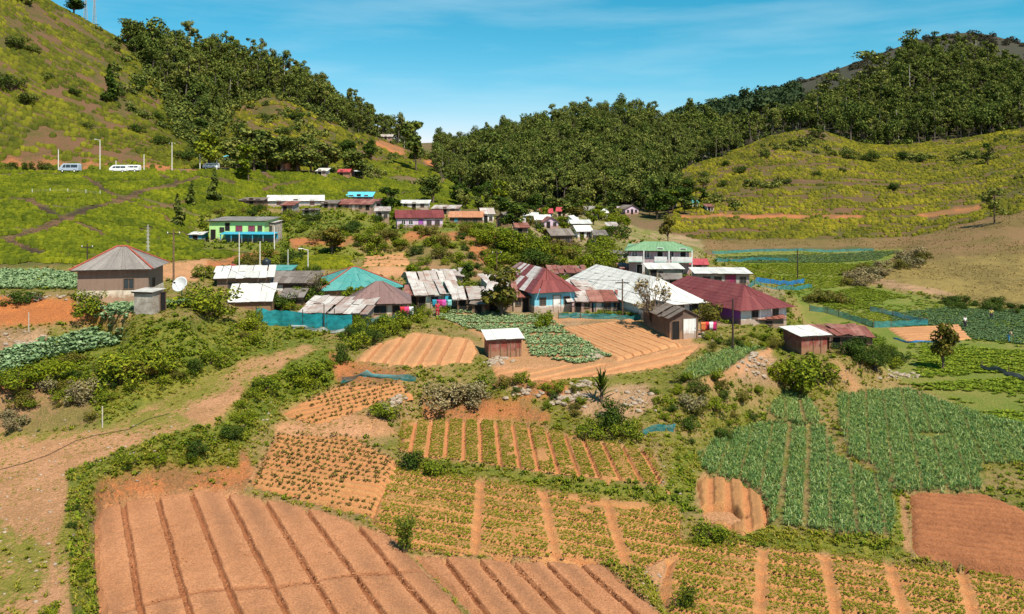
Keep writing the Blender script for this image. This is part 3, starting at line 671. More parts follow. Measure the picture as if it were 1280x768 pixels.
# ------------------------------------------------------------------ worked beds
def wdir(pl, a, b):
    A = np.array(pl.xy(*a)); B = np.array(pl.xy(*b)); d = B - A; return A, d / np.linalg.norm(d)
def segs(pl, lines): return [np.stack([np.array(pl.xy(*p)) for p in ln]) for ln in lines]
def bed_field(name, poly, pl, dline, spacing, depth, fw, mat, res=(.22, .14), rough=.05, cross=(), cw=.3, cdepth=.12, crown=.015, lift=.10, pit=None):
    """a tilled plot: beds between furrows, rounded edge that runs down into the terrain"""
    WP = np.stack(pl.xy(*np.array(poly, float).T), 1); o, d = wdir(pl, *dline); n = np.array([-d[1], d[0]])
    a = (WP - o) @ d; b = (WP - o) @ n
    A, B = np.meshgrid(np.arange(a.min() - .6, a.max() + .6, res[0]), np.arange(b.min() - .6, b.max() + .6, res[1]))
    wob = (vnoise(A * .2, B * .2, 5) - .5) * .08
    X = o[0] + A * d[0] + B * n[0]; Y = o[1] + A * d[1] + B * n[1]
    ins = inpoly(X, Y, WP); ds = polydist(X, Y, WP); ds = np.where(ins, ds, -ds)
    t = ((B + wob) / spacing + .5) % 1 - .5; dist = np.abs(t) * spacing
    dist = dist + (vnoise(A * 1.6, B * .8, 15) - .5) * fw * .35
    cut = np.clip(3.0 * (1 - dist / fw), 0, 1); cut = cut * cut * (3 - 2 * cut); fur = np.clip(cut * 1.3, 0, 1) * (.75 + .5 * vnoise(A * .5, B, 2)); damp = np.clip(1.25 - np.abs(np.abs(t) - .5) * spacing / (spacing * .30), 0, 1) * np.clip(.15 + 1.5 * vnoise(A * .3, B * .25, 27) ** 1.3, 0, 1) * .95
    z = pl.z(X, Y) + lift - depth * cut + crown * np.cos(2 * math.pi * t) * -1
    for s in segs(pl, cross):
        dc = polydist(X, Y, s + 0, False) + (vnoise(A * .6, B * .6, 9) - .5) * .15
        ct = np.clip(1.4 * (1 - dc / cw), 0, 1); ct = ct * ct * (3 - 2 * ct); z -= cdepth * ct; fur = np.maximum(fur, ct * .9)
    z += fbm(X * 2.2, Y * 2.2, 8, 4) * rough * 1.6 + fbm(X * .4, Y * .4, 18, 2) * rough * 2
    z -= np.clip(.35 - ds - (vnoise(X * 1.3, Y * 1.3, 4) - .5) * .3, 0, 1.2) ** 1 * .75
    if pit is not None:
        c0 = np.array(pl.xy(*pit[0])); dq = np.hypot((X - c0[0]) / pit[1], (Y - c0[1]) / pit[2]) + (vnoise(X * 1.5, Y * 1.5, 3) - .5) * .35; z -= pit[3] * np.clip((1.25 - dq) * 3, 0, 1)
    keep = ds > -.45
    nr, nc = A.shape; idx = np.arange(nr * nc).reshape(nr, nc); Qd = np.stack([idx[:-1, :-1], idx[:-1, 1:], idx[1:, 1:], idx[1:, :-1]], -1).reshape(-1, 4)
    Qd = Qd[keep.ravel()[Qd].all(1)]; used = np.unique(Qd); re = np.zeros(nr * nc, int); re[used] = np.arange(len(used))
    V = np.stack([X, Y, z], -1).reshape(-1, 3)[used]
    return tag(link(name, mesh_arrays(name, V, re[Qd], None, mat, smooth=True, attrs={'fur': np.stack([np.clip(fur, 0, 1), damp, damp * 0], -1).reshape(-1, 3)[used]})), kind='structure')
def rows(poly, pl, dline, rowsp, insp, rng, jit=.12, skip=None, off=0.0):
    """planting positions in rows inside a plot (world XY)"""
    WP = np.stack(pl.xy(*np.array(poly, float).T), 1); o, d = wdir(pl, *dline); n = np.array([-d[1], d[0]])
    a = (WP - o) @ d; b = (WP - o) @ n
    A, B = np.meshgrid(np.arange(a.min(), a.max(), insp), np.arange(math.floor(b.min() / rowsp) * rowsp + off, b.max(), rowsp))
    A = A.ravel() + rng.normal(size=A.size) * jit * insp * 2; B = B.ravel(); keep = np.ones(len(A), bool)
    if skip: keep &= ~skip(B)
    B = B + rng.normal(size=B.size) * jit * rowsp
    X = o[0] + A * d[0] + B * n[0]; Y = o[1] + A * d[1] + B * n[1]
    keep &= inpoly(X, Y, WP); return X[keep], Y[keep]
def crop(name, X, Y, tm, mat, smin, smax, zoff=0.0, gz=None, patch=None, flat=1.0, rng=RNG):
    if patch is not None:
        k = fbm(X * patch[0], Y * patch[0], patch[2], 3) > patch[1]; X, Y = X[k], Y[k]
    n = len(X); s = smin + (smax - smin) * rng.random(n); S = np.stack([s, s, s * flat * (.8 + .4 * rng.random(n))], 1)
    z = (gz(X, Y) if gz else ground(X, Y)) + zoff
    V, Qd = stamp(TP[tm], np.stack([X, Y, z], 1), S, rng.random(n) * 6.283)
    return tag(link(name, mesh_arrays(name, V, Qd, None, mat)), kind='stuff')
pX = lambda k: T[k]
def plz(k): return lambda X, Y: T[k][1].z(X, Y)

P, L = T['bare_left']
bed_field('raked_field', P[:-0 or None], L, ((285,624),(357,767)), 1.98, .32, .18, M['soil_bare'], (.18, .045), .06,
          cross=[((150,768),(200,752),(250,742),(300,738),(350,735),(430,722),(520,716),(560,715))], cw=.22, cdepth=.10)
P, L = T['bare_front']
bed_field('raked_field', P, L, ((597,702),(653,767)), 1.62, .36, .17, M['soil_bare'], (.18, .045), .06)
P, L = T['tan_field']
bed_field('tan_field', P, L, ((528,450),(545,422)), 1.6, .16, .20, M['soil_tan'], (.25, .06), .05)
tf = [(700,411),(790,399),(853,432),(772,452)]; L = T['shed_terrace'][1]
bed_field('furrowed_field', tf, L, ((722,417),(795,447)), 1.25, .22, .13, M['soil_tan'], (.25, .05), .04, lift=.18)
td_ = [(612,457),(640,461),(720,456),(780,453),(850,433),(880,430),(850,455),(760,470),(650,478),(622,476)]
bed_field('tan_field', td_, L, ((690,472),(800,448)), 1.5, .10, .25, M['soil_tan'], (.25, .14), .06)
P, L = T['brown_right']
bed_field('tilled_field', P, L, ((1150,650),(1280,665)), .8, .12, .2, M['soil_brown'], (.18, .07), .06, crown=.085)
FC_D = ((600,540),(602,585)); P, L = T['strip_field']
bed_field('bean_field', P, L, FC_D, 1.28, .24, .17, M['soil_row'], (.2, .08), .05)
X, Y = rows(P, L, FC_D, .12, .165, RNG, .2, lambda B: np.abs(((B / 1.28 + .5) % 1 - .5) * 1.28) < .18, .08)
crop('bean_crop', X, Y, 'small', M['leaf_crop'], .28, .78, .10, L.z, (.5, -.27, 31))
FB_D = ((603,622),(683,634)); FB_C = [((602,594),(593,700)), ((677,607),(697,706)), ((755,620),(783,706)), ((490,575),(462,655))]
P, L = T['row_field']
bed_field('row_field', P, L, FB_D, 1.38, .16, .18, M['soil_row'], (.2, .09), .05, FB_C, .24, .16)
def clear(X, Y, L, lines, w):
    k = np.ones(len(X), bool)
    for s in segs(L, lines): k &= polydist(X, Y, s, False) > w
    return X[k], Y[k]
X, Y = rows(P, L, FB_D, .13, .155, RNG, .2, lambda B: np.abs(((B / 1.38 + .5) % 1 - .5) * 1.38) < .13, .10)
X, Y = clear(X, Y, L, FB_C, .33); crop('row_crop', X, Y, 'small', M['leaf_crop'], .26, .74, .10, L.z, (.5, -.27, 33))
FR_D = ((960,690),(1080,708)); FR_C = [((955,675),(949,775)), ((1029,688),(1048,780)), ((1109,701),(1136,780)), ((1201,712),(1222,790)), ((842,680),(826,775)), ((1330,720),(1360,800))]
P, L = T['row_right']
PR = [(835,768),(822,740),(840,678),(900,676),(950,684),(1010,690),(1060,696),(1110,703),(1280,724),(1500,750),(1500,900),(900,900)]
bed_field('row_field', PR, L, FR_D, 1.38, .16, .18, M['soil_row'], (.2, .09), .05, FR_C, .24, .16)
X, Y = rows(PR, L, FR_D, .13, .155, RNG, .2, lambda B: np.abs(((B / 1.38 + .5) % 1 - .5) * 1.38) < .13, .10)
X, Y = clear(X, Y, L, FR_C, .33); crop('row_crop', X, Y, 'small', M['leaf_crop'], .26, .74, .10, L.z, (.5, -.27, 35))
SD = ((350,570),(440,585))
for nm in ('seed_low', 'seed_high'):
    P, L = T[nm]; D_ = SD if nm == 'seed_low' else ((370,515),(490,487))
    bed_field('seedling_field', P, L, D_, .62, .10, .18, M['soil_row'], (.2, .11), .06)
    X, Y = rows(P, L, D_, .62, .42, RNG, .08, None, .31); crop('seedling_crop', X, Y, 'seed', M['leaf_seed'], .55, 1.2, .10, L.z, (.25, -.2, 36))
P, L = T['pit_patch']
bed_field('dug_field', P, L, ((932,620),(936,660)), 1.1, .18, .25, M['soil_row'], (.15, .08), .10, pit=((903,642),1.15,1.2,.9))
P, L = T['mid_strip']
bed_field('tan_field', P, L, ((460,326),(505,324)), 1.8, .08, .2, M['soil_tan'], (.3, .2), .06, lift=.15)
# leeks
for nm, dl, sp in (('leek_mid', ((985,560),(975,650)), 1.45), ('leek_right', ((1130,510),(1145,580)), 1.5), ('leek_small', ((1000,500),(1005,526)), 1.3), ('leek_slope', ((900,470),(945,440)), 1.4)):
    P, L = T[nm]; X, Y = rows(P, L, dl, .21, .20, RNG, .25, lambda B: np.abs(((B / sp + .5) % 1 - .5) * sp) < (.13 if nm != 'leek_right' else .10), .1)
    kk = fbm(X * .5, Y * .5, 43, 3) * 1.0 + np.minimum(polydist(X, Y, np.stack(L.xy(*np.array(P, float).T), 1)), 1.2) * .3 > -.13; X, Y = X[kk], Y[kk]
    crop('leek_crop', X, Y, 'leek', M['leaf_leek'], .36, .80, 0.02, None, (.3, -.34, 41))
# cabbages
cab = [(542,399),(546,390),(680,396),(735,428),(770,447),(722,456),(665,446),(655,425),(600,415)]; L = T['shed_terrace'][1]
X, Y = rows(cab, L, ((560,400),(660,405)), .34, .33, RNG, .2); kk = np.abs(((Y - Y.min()) / 4.6 + .1) % 1 - .5) > .07; X, Y = X[kk], Y[kk]; crop('cabbage_crop', X, Y, 'cabbage', M['leaf_cabbage'], .55, 1.0, .03)
cl = [(-250,472),(0,470),(60,448),(150,432),(238,402),(232,393),(150,402),(60,428),(0,442),(-250,452)]; L = T['cabbage_low'][1]
X, Y = rows(cl, L, ((60,440),(160,420)), .5, .46, RNG, .2); crop('cabbage_crop', X, Y, 'cabbage', M['leaf_cabbage'], 1.0, 1.9, .06)
cl2 = [(-200,366),(0,362),(110,362),(128,350),(60,339),(-200,339)]; L = T['cabbage_left'][1]
X, Y = rows(cl2, L, ((0,350),(100,352)), .6, .5, RNG, .2); crop('cabbage_crop', X, Y, 'cabbage', M['leaf_cabbage'], 1.0, 1.7, .03)
# valley plots
LV = T['valley'][1]
def vplot(nm, poly, mat, sp=.62, s=(.6, 1.1), tm='clump', flat=.5, patch=None):
    X, Y = rows(poly, LV, (poly[0], poly[1]), sp, sp * .9, RNG, .2); crop(nm, X, Y, tm, mat, s[0], s[1], .02, None, patch, flat)
M['leaf_vgrey'] = mat_leaf('blue green valley crop', [(.05, .09, .035), (.10, .155, .06), (.16, .21, .09)], .15, .5)
M['leaf_vlime'] = mat_leaf('lime valley crop', [(.085, .12, .008), (.15, .19, .013), (.215, .245, .022)], .2, .5)
vplot('vegetable_crop', [(1110,392),(1045,392),(1000,372),(945,362),(935,345),(895,330),(895,318),(1125,313),(1092,336),(1070,356),(1160,376),(1400,392),(1500,440),(1500,640),(1290,558),(1180,496),(1140,478),(1135,440)], M['leaf_valley'], 1.0, (.4, .9), patch=(.2, -.02, 55))
vplot('vegetable_crop', [(1140,474),(1150,432),(1290,440),(1500,450),(1500,480),(1290,464)], M['leaf_valley'])
vplot('vegetable_crop', [(1140,480),(1290,470),(1600,480),(1600,640),(1290,558),(1235,520),(1180,496)], M['leaf_valley'], .6, (.5, 1.1), patch=(.12, -.08, 51))
vplot('leek_crop', [(1110,392),(1180,385),(1400,392),(1500,440),(1290,432),(1170,420),(1120,404)], M['leaf_vgrey'], .55, (.6, 1.0))
vplot('vegetable_crop', [(1045,392),(1105,390),(1150,405),(1090,410)], M['leaf_vlime'], .6, (.4, .7))
vplot('vegetable_crop', [(1010,412),(1060,402),(1110,426),(1098,440),(1050,430)], M['leaf_valley'], .6, (.4, .9))
vplot('vegetable_crop', [(1000,372),(1075,358),(1160,376),(1100,386),(1040,388)], M['leaf_vlime'], .8, (.5, 1.1), patch=(.06, -.1, 52))
vplot('vegetable_crop', [(935,345),(1075,346),(1070,356),(1000,366),(945,362)], M['leaf_vlime'], .8, (.5, 1.0))
vplot('leek_crop', [(895,322),(1125,314),(1095,326),(960,330),(900,328)], M['leaf_vgrey'], .9, (.7, 1.2))
vplot('vegetable_crop', [(900,331),(1090,329),(1072,344),(930,343)], M['leaf_vlime'], .9, (.6, 1.1))
bed_field('brown_plot', [(1108,411),(1200,406),(1216,425),(1135,428)], LV, ((1120,418),(1200,414)), 1.4, .12, .3, M['soil_tan'], (.4, .3), .05, lift=.15)
bed_field('brown_plot', [(892,325),(925,324),(930,331),(895,332)], LV, ((895,328),(925,327)), 1.4, .12, .3, M['soil_tan'], (.8, .4), .05, lift=.2)

# ------------------------------------------------------------------ grass and weeds on banks and path edges
def scatter(zones, npx, box, ymin, ymax, rng, pad=.5):
    px = box[0] + (box[2] - box[0]) * rng.random(npx); py = box[1] + (box[3] - box[1]) * rng.random(npx); W = hit(px, py)
    zz, _ = zone_at(W[:, 0], W[:, 1]); k = np.isin(zz, [ZN.index(z) for z in zones]) & (W[:, 1] > ymin) & (W[:, 1] < ymax); return W[k]
fieldmask = [(np.stack(T[k][1].xy(*np.array(T[k][0], float).T), 1)) for k in ('bare_left','bare_front','tan_field','brown_right','strip_field','row_field','row_right','seed_low','seed_high','leek_mid','leek_right','leek_small','leek_slope','pit_patch')]
fieldmask += [np.stack(T['shed_terrace'][1].xy(*np.array(q, float).T), 1) for q in (tf, td_, cab)]
def off_fields(W, gap=-.1):
    k = np.ones(len(W), bool)
    for q in fieldmask: k &= ~inpoly(W[:, 0], W[:, 1], q)
    return W[k]
def tufts(name, W, tm, mat, smin, smax, far=.008, flat=1.0):
    n = len(W); s = (smin + (smax - smin) * RNG.random(n) ** 1.6) * np.clip(W[:, 1] * far, .6, 2.5)
    S = np.stack([s, s, s * flat], 1); V, Qd = stamp(TP[tm], W - np.array([0, 0, .04]), S, RNG.random(n) * 6.283)
    return tag(link(name, mesh_arrays(name, V, Qd, None, mat)), kind='stuff')
W = off_fields(scatter(('grass', 'lush', 'village', 'redbank', 'patchy', 'rubble'), 90000, (-150, 262, 1430, 800), 22, 240, RNG))
zz, _ = zone_at(W[:, 0], W[:, 1]); dens = np.array([{'grass': .75, 'lush': 1.0, 'village': .4, 'redbank': .13, 'patchy': .10, 'rubble': .2}.get(z, 0) for z in ZN])[zz]
cl = fbm(W[:, 0] * .35, W[:, 1] * .35, 61, 3); W = W[RNG.random(len(W)) < dens * np.clip(.75 + cl * 3.2, 0, 1.3)]
tufts('bank_grass', W, 'grass', M['leaf_grass'], .5, 1.35)
W = off_fields(scatter(('lush', 'grass', 'village'), 70000, (-150, 262, 1430, 800), 22, 220, RNG))
zz, _ = zone_at(W[:, 0], W[:, 1]); dens = np.where(zz == ZN.index('lush'), .85, .3)
cl = fbm(W[:, 0] * .28 + 40, W[:, 1] * .28, 67, 3); W = W[RNG.random(len(W)) < dens * np.clip(.6 + cl * 4, 0, 1)]
W = W[(W[:, 1] > 62) | (RNG.random(len(W)) < .55)]; tufts('bank_weeds', W, 'weed', M['leaf_shrub'], .4, 1.2, .010)
W = scatter(('patchy', 'pathsoil'), 14000, (-150, 420, 420, 800), 22, 90, RNG); cl = fbm(W[:, 0] * .4, W[:, 1] * .4, 71, 3)
W = W[cl > .03]; tufts('path_weeds', W, 'weed', M['leaf_lime'], .12, .5, .012, .5)
W = scatter(('patchy', 'pathsoil', 'rubble'), 30000, (-150, 420, 520, 800), 22, 90, RNG); cl = fbm(W[:, 0] * .3, W[:, 1] * .3, 73, 4); W = off_fields(W[cl > .0]); tufts('path_grass', W, 'grass', M['leaf_grass'], .18, .65, .012, .7)
# ------------------------------------------------------------------ tea: clipped bushes in rows along the slope
def dome(rng, n=7):
    V = [(0, 0, .62 + .06 * rng.random())]; Qd = []
    for z, r in ((.52, .42), (.12, .58)):
        for k in range(n):
            a = 2 * math.pi * k / n; q = r * (.85 + .3 * rng.random()); V.append((q * math.cos(a), q * math.sin(a), z * (.85 + .3 * rng.random())))
    for k in range(n):
        a, b = 1 + k, 1 + (k + 1) % n; c, d = a + n, b + n; Qd.append((a, c, d, b))
    for k in range(0, n - 1, 2):
        Qd.append((0, 1 + k, 1 + (k + 1) % n, 1 + (k + 2) % n))
    if n % 2: Qd.append((0, n, 1, 1))
    Qd = [q for q in Qd if len(set(q)) == 4]
    return np.array(V), np.array(Qd)
tr = np.random.default_rng(11); DOMES = [dome(tr, 8) for _ in range(6)]
TRK = TW
def tea_patch(name, poly, ymin, ymax, sx, sy, smin, smax, mat, gap, seed, flat=1.0, zn=('tea', 'teahill'), slope=.0):
    lo, hi = -420, 420
    ys = []; y = ymin
    while y < ymax: ys.append(y); y += sy * (1 + .0016 * (y - ymin))
    ys = np.array(ys); xs = np.arange(lo, hi, sx); X, Y = np.meshgrid(xs, ys); X = X.ravel(); Y = Y.ravel()
    Y = Y + (fbm(X * .02, Y * .02, seed, 2)) * 14 + X * slope
    X = X + RNG.normal(size=len(X)) * sx * .2; Y = Y + RNG.normal(size=len(X)) * sy * .10
    u = X / np.maximum(Y, 1); k = (np.abs(u) < 1.0) & (Y > ymin * .9); X, Y = X[k], Y[k]
    z = ground(X, Y); px, py = proj(np.stack([X, Y, z], 1)); zz, vis = zone_at(X, Y)
    k = inpoly(px, py, poly) & np.isin(zz, [ZN.index(q) for q in zn]) & vis; X, Y, z = X[k], Y[k], z[k]
    d = np.min([polydist(X, Y, t, False) for t in TRK], 0)
    g = .2 * fbm(X * .04, Y * .04, seed + 5, 3) + .9 * fbm(X * .14, Y * .25, seed + 9, 4)
    d = np.minimum(d, polydist(X, Y, TRK[0], False) - .35); g = g + np.where(fbm(X * .05, Y * .7, seed + 31, 2) < -.19, -1.0, 0); k = (d > .78) & (g > gap); X, Y, z = X[k], Y[k], z[k]
    n = len(X); s = (smin + (smax - smin) * RNG.random(n)) * (.72 + .56 * vnoise(X * .12, Y * .55, seed + 2))
    e = 1.0; gx = (ground(X + e, Y) - ground(X - e, Y)) / 2; gy_ = (ground(X, Y + e) - ground(X, Y - e)) / 2
    V, Qd = stamp(DOMES, np.stack([X, Y, z - .08], 1), np.stack([s, s * .9, s * flat], 1), RNG.random(n) * 6.28, tilt=np.stack([gx, gy_], 1))
    print(name, n)
    return tag(link(name, mesh_arrays(name, V, Qd, None, mat, smooth=False)), kind='stuff')
tea_patch('tea_bushes', [(-250,205),(340,205),(430,205),(500,200),(560,210),(650,250),(600,262),(470,264),(330,264),(260,290),(250,314),(345,320),(210,330),(0,340),(-250,345)], 99, 330, .55, 1.35, .72, 1.15, M['leaf_tea'], -.34, 21, 1.0)
tea_patch('hill_tea_bushes', [(-250,-400),(60,-30),(180,50),(245,180),(252,212),(0,214),(-250,222)], 196, 335, .85, 2.1, .85, 1.75, M['leaf_tea_hill'], -.115, 22, .85)
tea_patch('hill_tea_bushes', [(430,150),(520,190),(560,225),(470,218),(405,205)], 255, 425, 1.9, 2.6, 1.0, 2.0, M['leaf_tea_hill'], -.1, 23, .8)
tea_patch('hill_tea_bushes', [(830,308),(850,210),(1020,145),(1090,170),(1280,150),(1500,110),(1500,245),(1280,266),(1130,300)], 256, 416, .95, 2.3, .9, 1.8, M['leaf_tea_hill'], -.18, 24, .8)
tea_patch('hill_tea_bushes', [(300,125),(345,115),(400,142),(440,168),(440,216),(250,216),(262,178)], 230, 405, 1.0, 2.3, .9, 1.9, M['leaf_tea_hill'], -.08, 26, .9)
tea_patch('tea_bushes', T['mid_green'][0], 95, 150, .6, 1.3, .8, 1.1, M['leaf_tea'], -.4, 29, 1.0)
# scrub on the ravine and the far slopes
W = scatter(('scrub', 'teahill'), 22000, (-100, -20, 1400, 262), 190, 440, RNG); k = fbm(W[:, 0] * .04, W[:, 1] * .04, 91, 3); zz, _ = zone_at(W[:, 0], W[:, 1])
W = W[np.where(zz == ZN.index('scrub'), k > -.12, k > .17)]
n = len(W); V, Qd = foliage([(0, 0, .5, .7, .7, .55)], 60, .34, np.random.default_rng(5)); SC = [foliage([(0, 0, .5, .8, .8, .6), (.5, .2, .4, .5, .5, .4)], 90, .20, np.random.default_rng(s)) for s in range(5)]
V, Qd = stamp(SC, W - np.array([0, 0, .2]), (1.0 + 2.0 * RNG.random(n) ** 2), RNG.random(n) * 6.28)
tag(link('hill_scrub', mesh_arrays('hill_scrub', V, Qd, None, M['leaf_euc'])), kind='stuff')

W = scatter(('scrub', 'forest', 'teahill'), 15000, (140, 40, 560, 216), 236, 440, RNG); zz, _ = zone_at(W[:, 0], W[:, 1]); W = W[(zz != ZN.index('teahill')) | (RNG.random(len(W)) < .05)]; n = len(W)
V, Qd = stamp(SC, W - np.array([0, 0, .2]), (.9 + 1.9 * RNG.random(n) ** 2), RNG.random(n) * 6.28)
tag(link('hill_scrub', mesh_arrays('hill_scrub', V, Qd, None, [M['leaf_euc']])), kind='stuff')
W = scatter(('scrub',), 7000, (140, 40, 560, 216), 236, 440, RNG); n = len(W)
V, Qd = stamp(SC, W - np.array([0, 0, .3]), (.8 + 1.2 * RNG.random(n) ** 2), RNG.random(n) * 6.28)
tag(link('hill_scrub', mesh_arrays('hill_scrub', V, Qd, None, [M['leaf_tea_hill']])), kind='stuff')
# ------------------------------------------------------------------ trees
def trunk_arrays(pts, radii, n=6):
    V, Qd = [], []; pts = [Vector(p) for p in pts]
    for i, p in enumerate(pts):
        d = (pts[min(i + 1, len(pts) - 1)] - pts[max(i - 1, 0)]).normalized(); e = d.cross(Vector((0, 1, .01))).normalized(); g = d.cross(e)
        for k in range(n):
            a = 2 * math.pi * k / n; V.append(tuple(p + (e * math.cos(a) + g * math.sin(a)) * radii[i]))
    for i in range(len(pts) - 1):
        for k in range(n): Qd.append((i * n + k, i * n + (k + 1) % n, (i + 1) * n + (k + 1) % n, (i + 1) * n + k))
    return np.array(V), np.array(Qd)
def join(parts):
    V, Qd, o = [], [], 0
    for v, q in parts: V.append(v); Qd.append(q + o); o += len(v)
    return np.concatenate(V), np.concatenate(Qd)
def euc(rng, h=1.0, n=150, size=.07, bare=.45, spread=.17):
    """tall gum: bare pale trunk, clumped crown; unit height"""
    x = rng.normal(size=2) * .03; pts = [(0, 0, -.06), (x[0] * .5, x[1] * .5, .4), (x[0], x[1], .75), (x[0] * 1.5, x[1] * 1.5, .93)]
    tv = [trunk_arrays(pts, [.02, .015, .009, .004], 5)]; blobs = []
    for k in range(rng.integers(5, 8)):
        a = rng.random() * 6.28; zz = bare + (1 - bare) * (k + .4) / 6.2; r = spread * (.35 + .8 * rng.random()) * (1.2 - .7 * abs((zz - bare) / (1 - bare) - .35))
        c = (x[0] + math.cos(a) * r * .8, x[1] + math.sin(a) * r * .8, min(zz, .95)); s = spread * (.45 + .4 * rng.random())
        blobs.append((*c, s, s, s * .62)); tv.append(trunk_arrays([(x[0] * .9, x[1] * .9, c[2] - .12), c], [.006, .002], 4))
    return join(tv), foliage(blobs, n, size, rng, .35, .45, .7)
def broad(rng, n=150, size=.09, wide=.34, bare=.22):
    """rounder crown on a short trunk; unit height"""
    tv = [trunk_arrays([(0, 0, -.06), (.01, 0, bare), (0, .01, .7)], [.03, .022, .008], 5)]; blobs = [(0, 0, .62, wide * .7, wide * .7, .3)]
    for k in range(6):
        a = rng.random() * 6.28; c = (math.cos(a) * wide * .6, math.sin(a) * wide * .6, bare + .15 + (.95 - bare - .25) * rng.random()); s = wide * (.38 + .3 * rng.random())
        blobs.append((*c, s, s, s * .75)); tv.append(trunk_arrays([(0, 0, bare), c], [.012, .003], 4))
    return join(tv), foliage(blobs, n, size, rng, .5, .4, .7)
def cone_tree(rng, n=170, size=.07, wide=.26):
    tv = [trunk_arrays([(0, 0, -.05), (0, 0, .95)], [.022, .004], 5)]; blobs = []
    for k in range(9):
        t = k / 8; a = rng.random() * 6.28; r = wide * (1 - t) * .5; blobs.append((math.cos(a) * r, math.sin(a) * r, .16 + .78 * t, wide * (1.1 - t) * .62 + .02, wide * (1.1 - t) * .62 + .02, .10))
    return join(tv), foliage(blobs, n, size, rng, .4, .3, .7)
fr = np.random.default_rng(21)
KIND = {'euc': [euc(fr, n=700, size=.028, bare=.22 + .3 * fr.random(), spread=.15 + .08 * fr.random()) for _ in range(9)], 'broad': [broad(fr, n=700, size=.035) for _ in range(6)], 'cone': [cone_tree(fr, 380, .042) for _ in range(4)], 'low': [broad(fr, n=120, size=.10, wide=.42, bare=.1) for _ in range(5)]}
TMESH = {}
def tree_meshes(kind, leafm, barkm):
    key = (kind, leafm, barkm)
    if key not in TMESH:
        TMESH[key] = [(mesh_arrays('trunk', t[0], t[1], None, M[barkm], smooth=True), mesh_arrays('crown', c[0], c[1], None, M[leafm])) for t, c in KIND[kind]]
    return TMESH[key]
def tree(name, kind, leafm, barkm, loc, h, wide=1.0, rz=None, label=None, cat='tree', group=None, v=None):
    ms = tree_meshes(kind, leafm, barkm); v = int(RNG.integers(0, len(ms))) if v is None else v % len(ms)
    r = empty(name, loc, RNG.random() * 6.28 if rz is None else rz); r.scale = (h * wide, h * wide, h)
    link('trunk', ms[v][0], r); link('crown', ms[v][1], r); return tag(r, label, cat, group)
def forest(poly, zn, ymin, ymax, npx, mind, hmin, hmax, kinds, leafs, barkm, nthings, name, label, group, px_order='near', seed=1, wide=1.0):
    rng = np.random.default_rng(seed); P_ = np.array(poly, float); x0, y0 = P_.min(0); x1, y1 = P_.max(0)
    px = x0 + (x1 - x0) * rng.random(npx); py = y0 + (y1 - y0) * rng.random(npx); k = inpoly(px, py, poly); W = hit(px[k], py[k])
    zz, _ = zone_at(W[:, 0], W[:, 1]); W = W[np.isin(zz, [ZN.index(z) for z in zn]) & (W[:, 1] > ymin) & (W[:, 1] < ymax)]
    grid = {}; keep = []
    for i, w in enumerate(W):       # keep trees apart, the more so the farther they are
        m = mind * (w[1] / 400) ** .5; c = (int(w[0] // m), int(w[1] // m))
        ok = True
        for a in (-1, 0, 1):
            for b in (-1, 0, 1):
                for j in grid.get((c[0] + a, c[1] + b), ()):
                    if (W[j, 0] - w[0]) ** 2 + (W[j, 1] - w[1]) ** 2 < m * m: ok = False
        if ok: grid.setdefault(c, []).append(i); keep.append(i)
    W = W[keep]; W = W[np.argsort(W[:, 1])]; n = len(W); h = (hmin + (hmax - hmin) * rng.random(n) ** 1.7) * np.where(rng.random(n) < .06, 1.35, 1); kd = rng.choice(len(kinds), n)
    print(name, n)
    for i in range(min(nthings, n)):
        tree(name, kinds[kd[i]], leafs[kd[i]], barkm, W[i], h[i], wide * (.7 + .35 * rng.random()), None, label, 'tree', group)
    W, h, kd = W[nthings:], h[nthings:], kd[nthings:]
    if len(W):
        Vs, Qs, mi, o = [], [], [], 0
        for k in range(len(kinds)):
            m = kd == k
            if not m.any(): continue
            for part in (0, 1):
                tm = [x[part] for x in KIND[kinds[k]]]; vv = np.random.default_rng(seed + k).integers(0, len(tm), m.sum()); yw = np.random.default_rng(seed + 9 + k).random(m.sum()) * 6.28
                wr = h[m] * wide * (.7 + .35 * np.random.default_rng(seed + k).random(m.sum())); s = np.stack([wr, wr, h[m]], 1); V, Qd = stamp(tm, W[m], s, yw, variant=vv)
                Vs.append(V); Qs.append(Qd + o); o += len(V); mi.append(np.full(len(Qd), 0 if part == 0 else 1 + k))
        me = mesh_arrays('wooded_slope', np.concatenate(Vs), np.concatenate(Qs), None, [M[barkm]] + [M[l] for l in leafs], np.concatenate(mi))
        tag(link('wooded_slope', me), kind='stuff')
LF, CF, RF = [(105,30),(300,20),(520,150),(520,195),(480,185),(440,168),(400,142),(345,120),(300,122),(255,165),(190,95)], [(535,100),(930,90),(930,180),(850,240),(842,264),(560,266),(545,215)], [(860,0),(1420,-20),(1420,170),(1280,180),(1150,200),(1060,203),(1000,180),(860,212)]
forest(LF, ('forest',), 250, 640, 16000, 3.2, 6, 14, ('euc', 'euc', 'broad'), ('leaf_euc', 'leaf_forest', 'leaf_forest'), 'bark_mid', 90, 'forest_tree', 'tall pale-trunked tree in the wood on the left hill', 'trees of the wood on the left hill', seed=1)
forest(CF, ('forest',), 306, 550, 26000, 3.3, 6, 14, ('euc', 'broad', 'broad'), ('leaf_euc', 'leaf_forest', 'leaf_euc'), 'bark_mid', 110, 'forest_tree', 'dark green tree in the wood on the middle hill', 'trees of the wood on the middle hill', seed=2)
forest(RF, ('forest',), 412, 592, 24000, 3.5, 8, 18, ('euc', 'euc', 'broad'), ('leaf_euc', 'leaf_forest', 'leaf_forest'), 'bark_mid', 95, 'forest_tree', 'tall pale-trunked tree in the wood on the right hill', 'trees of the wood on the right hill', seed=3)
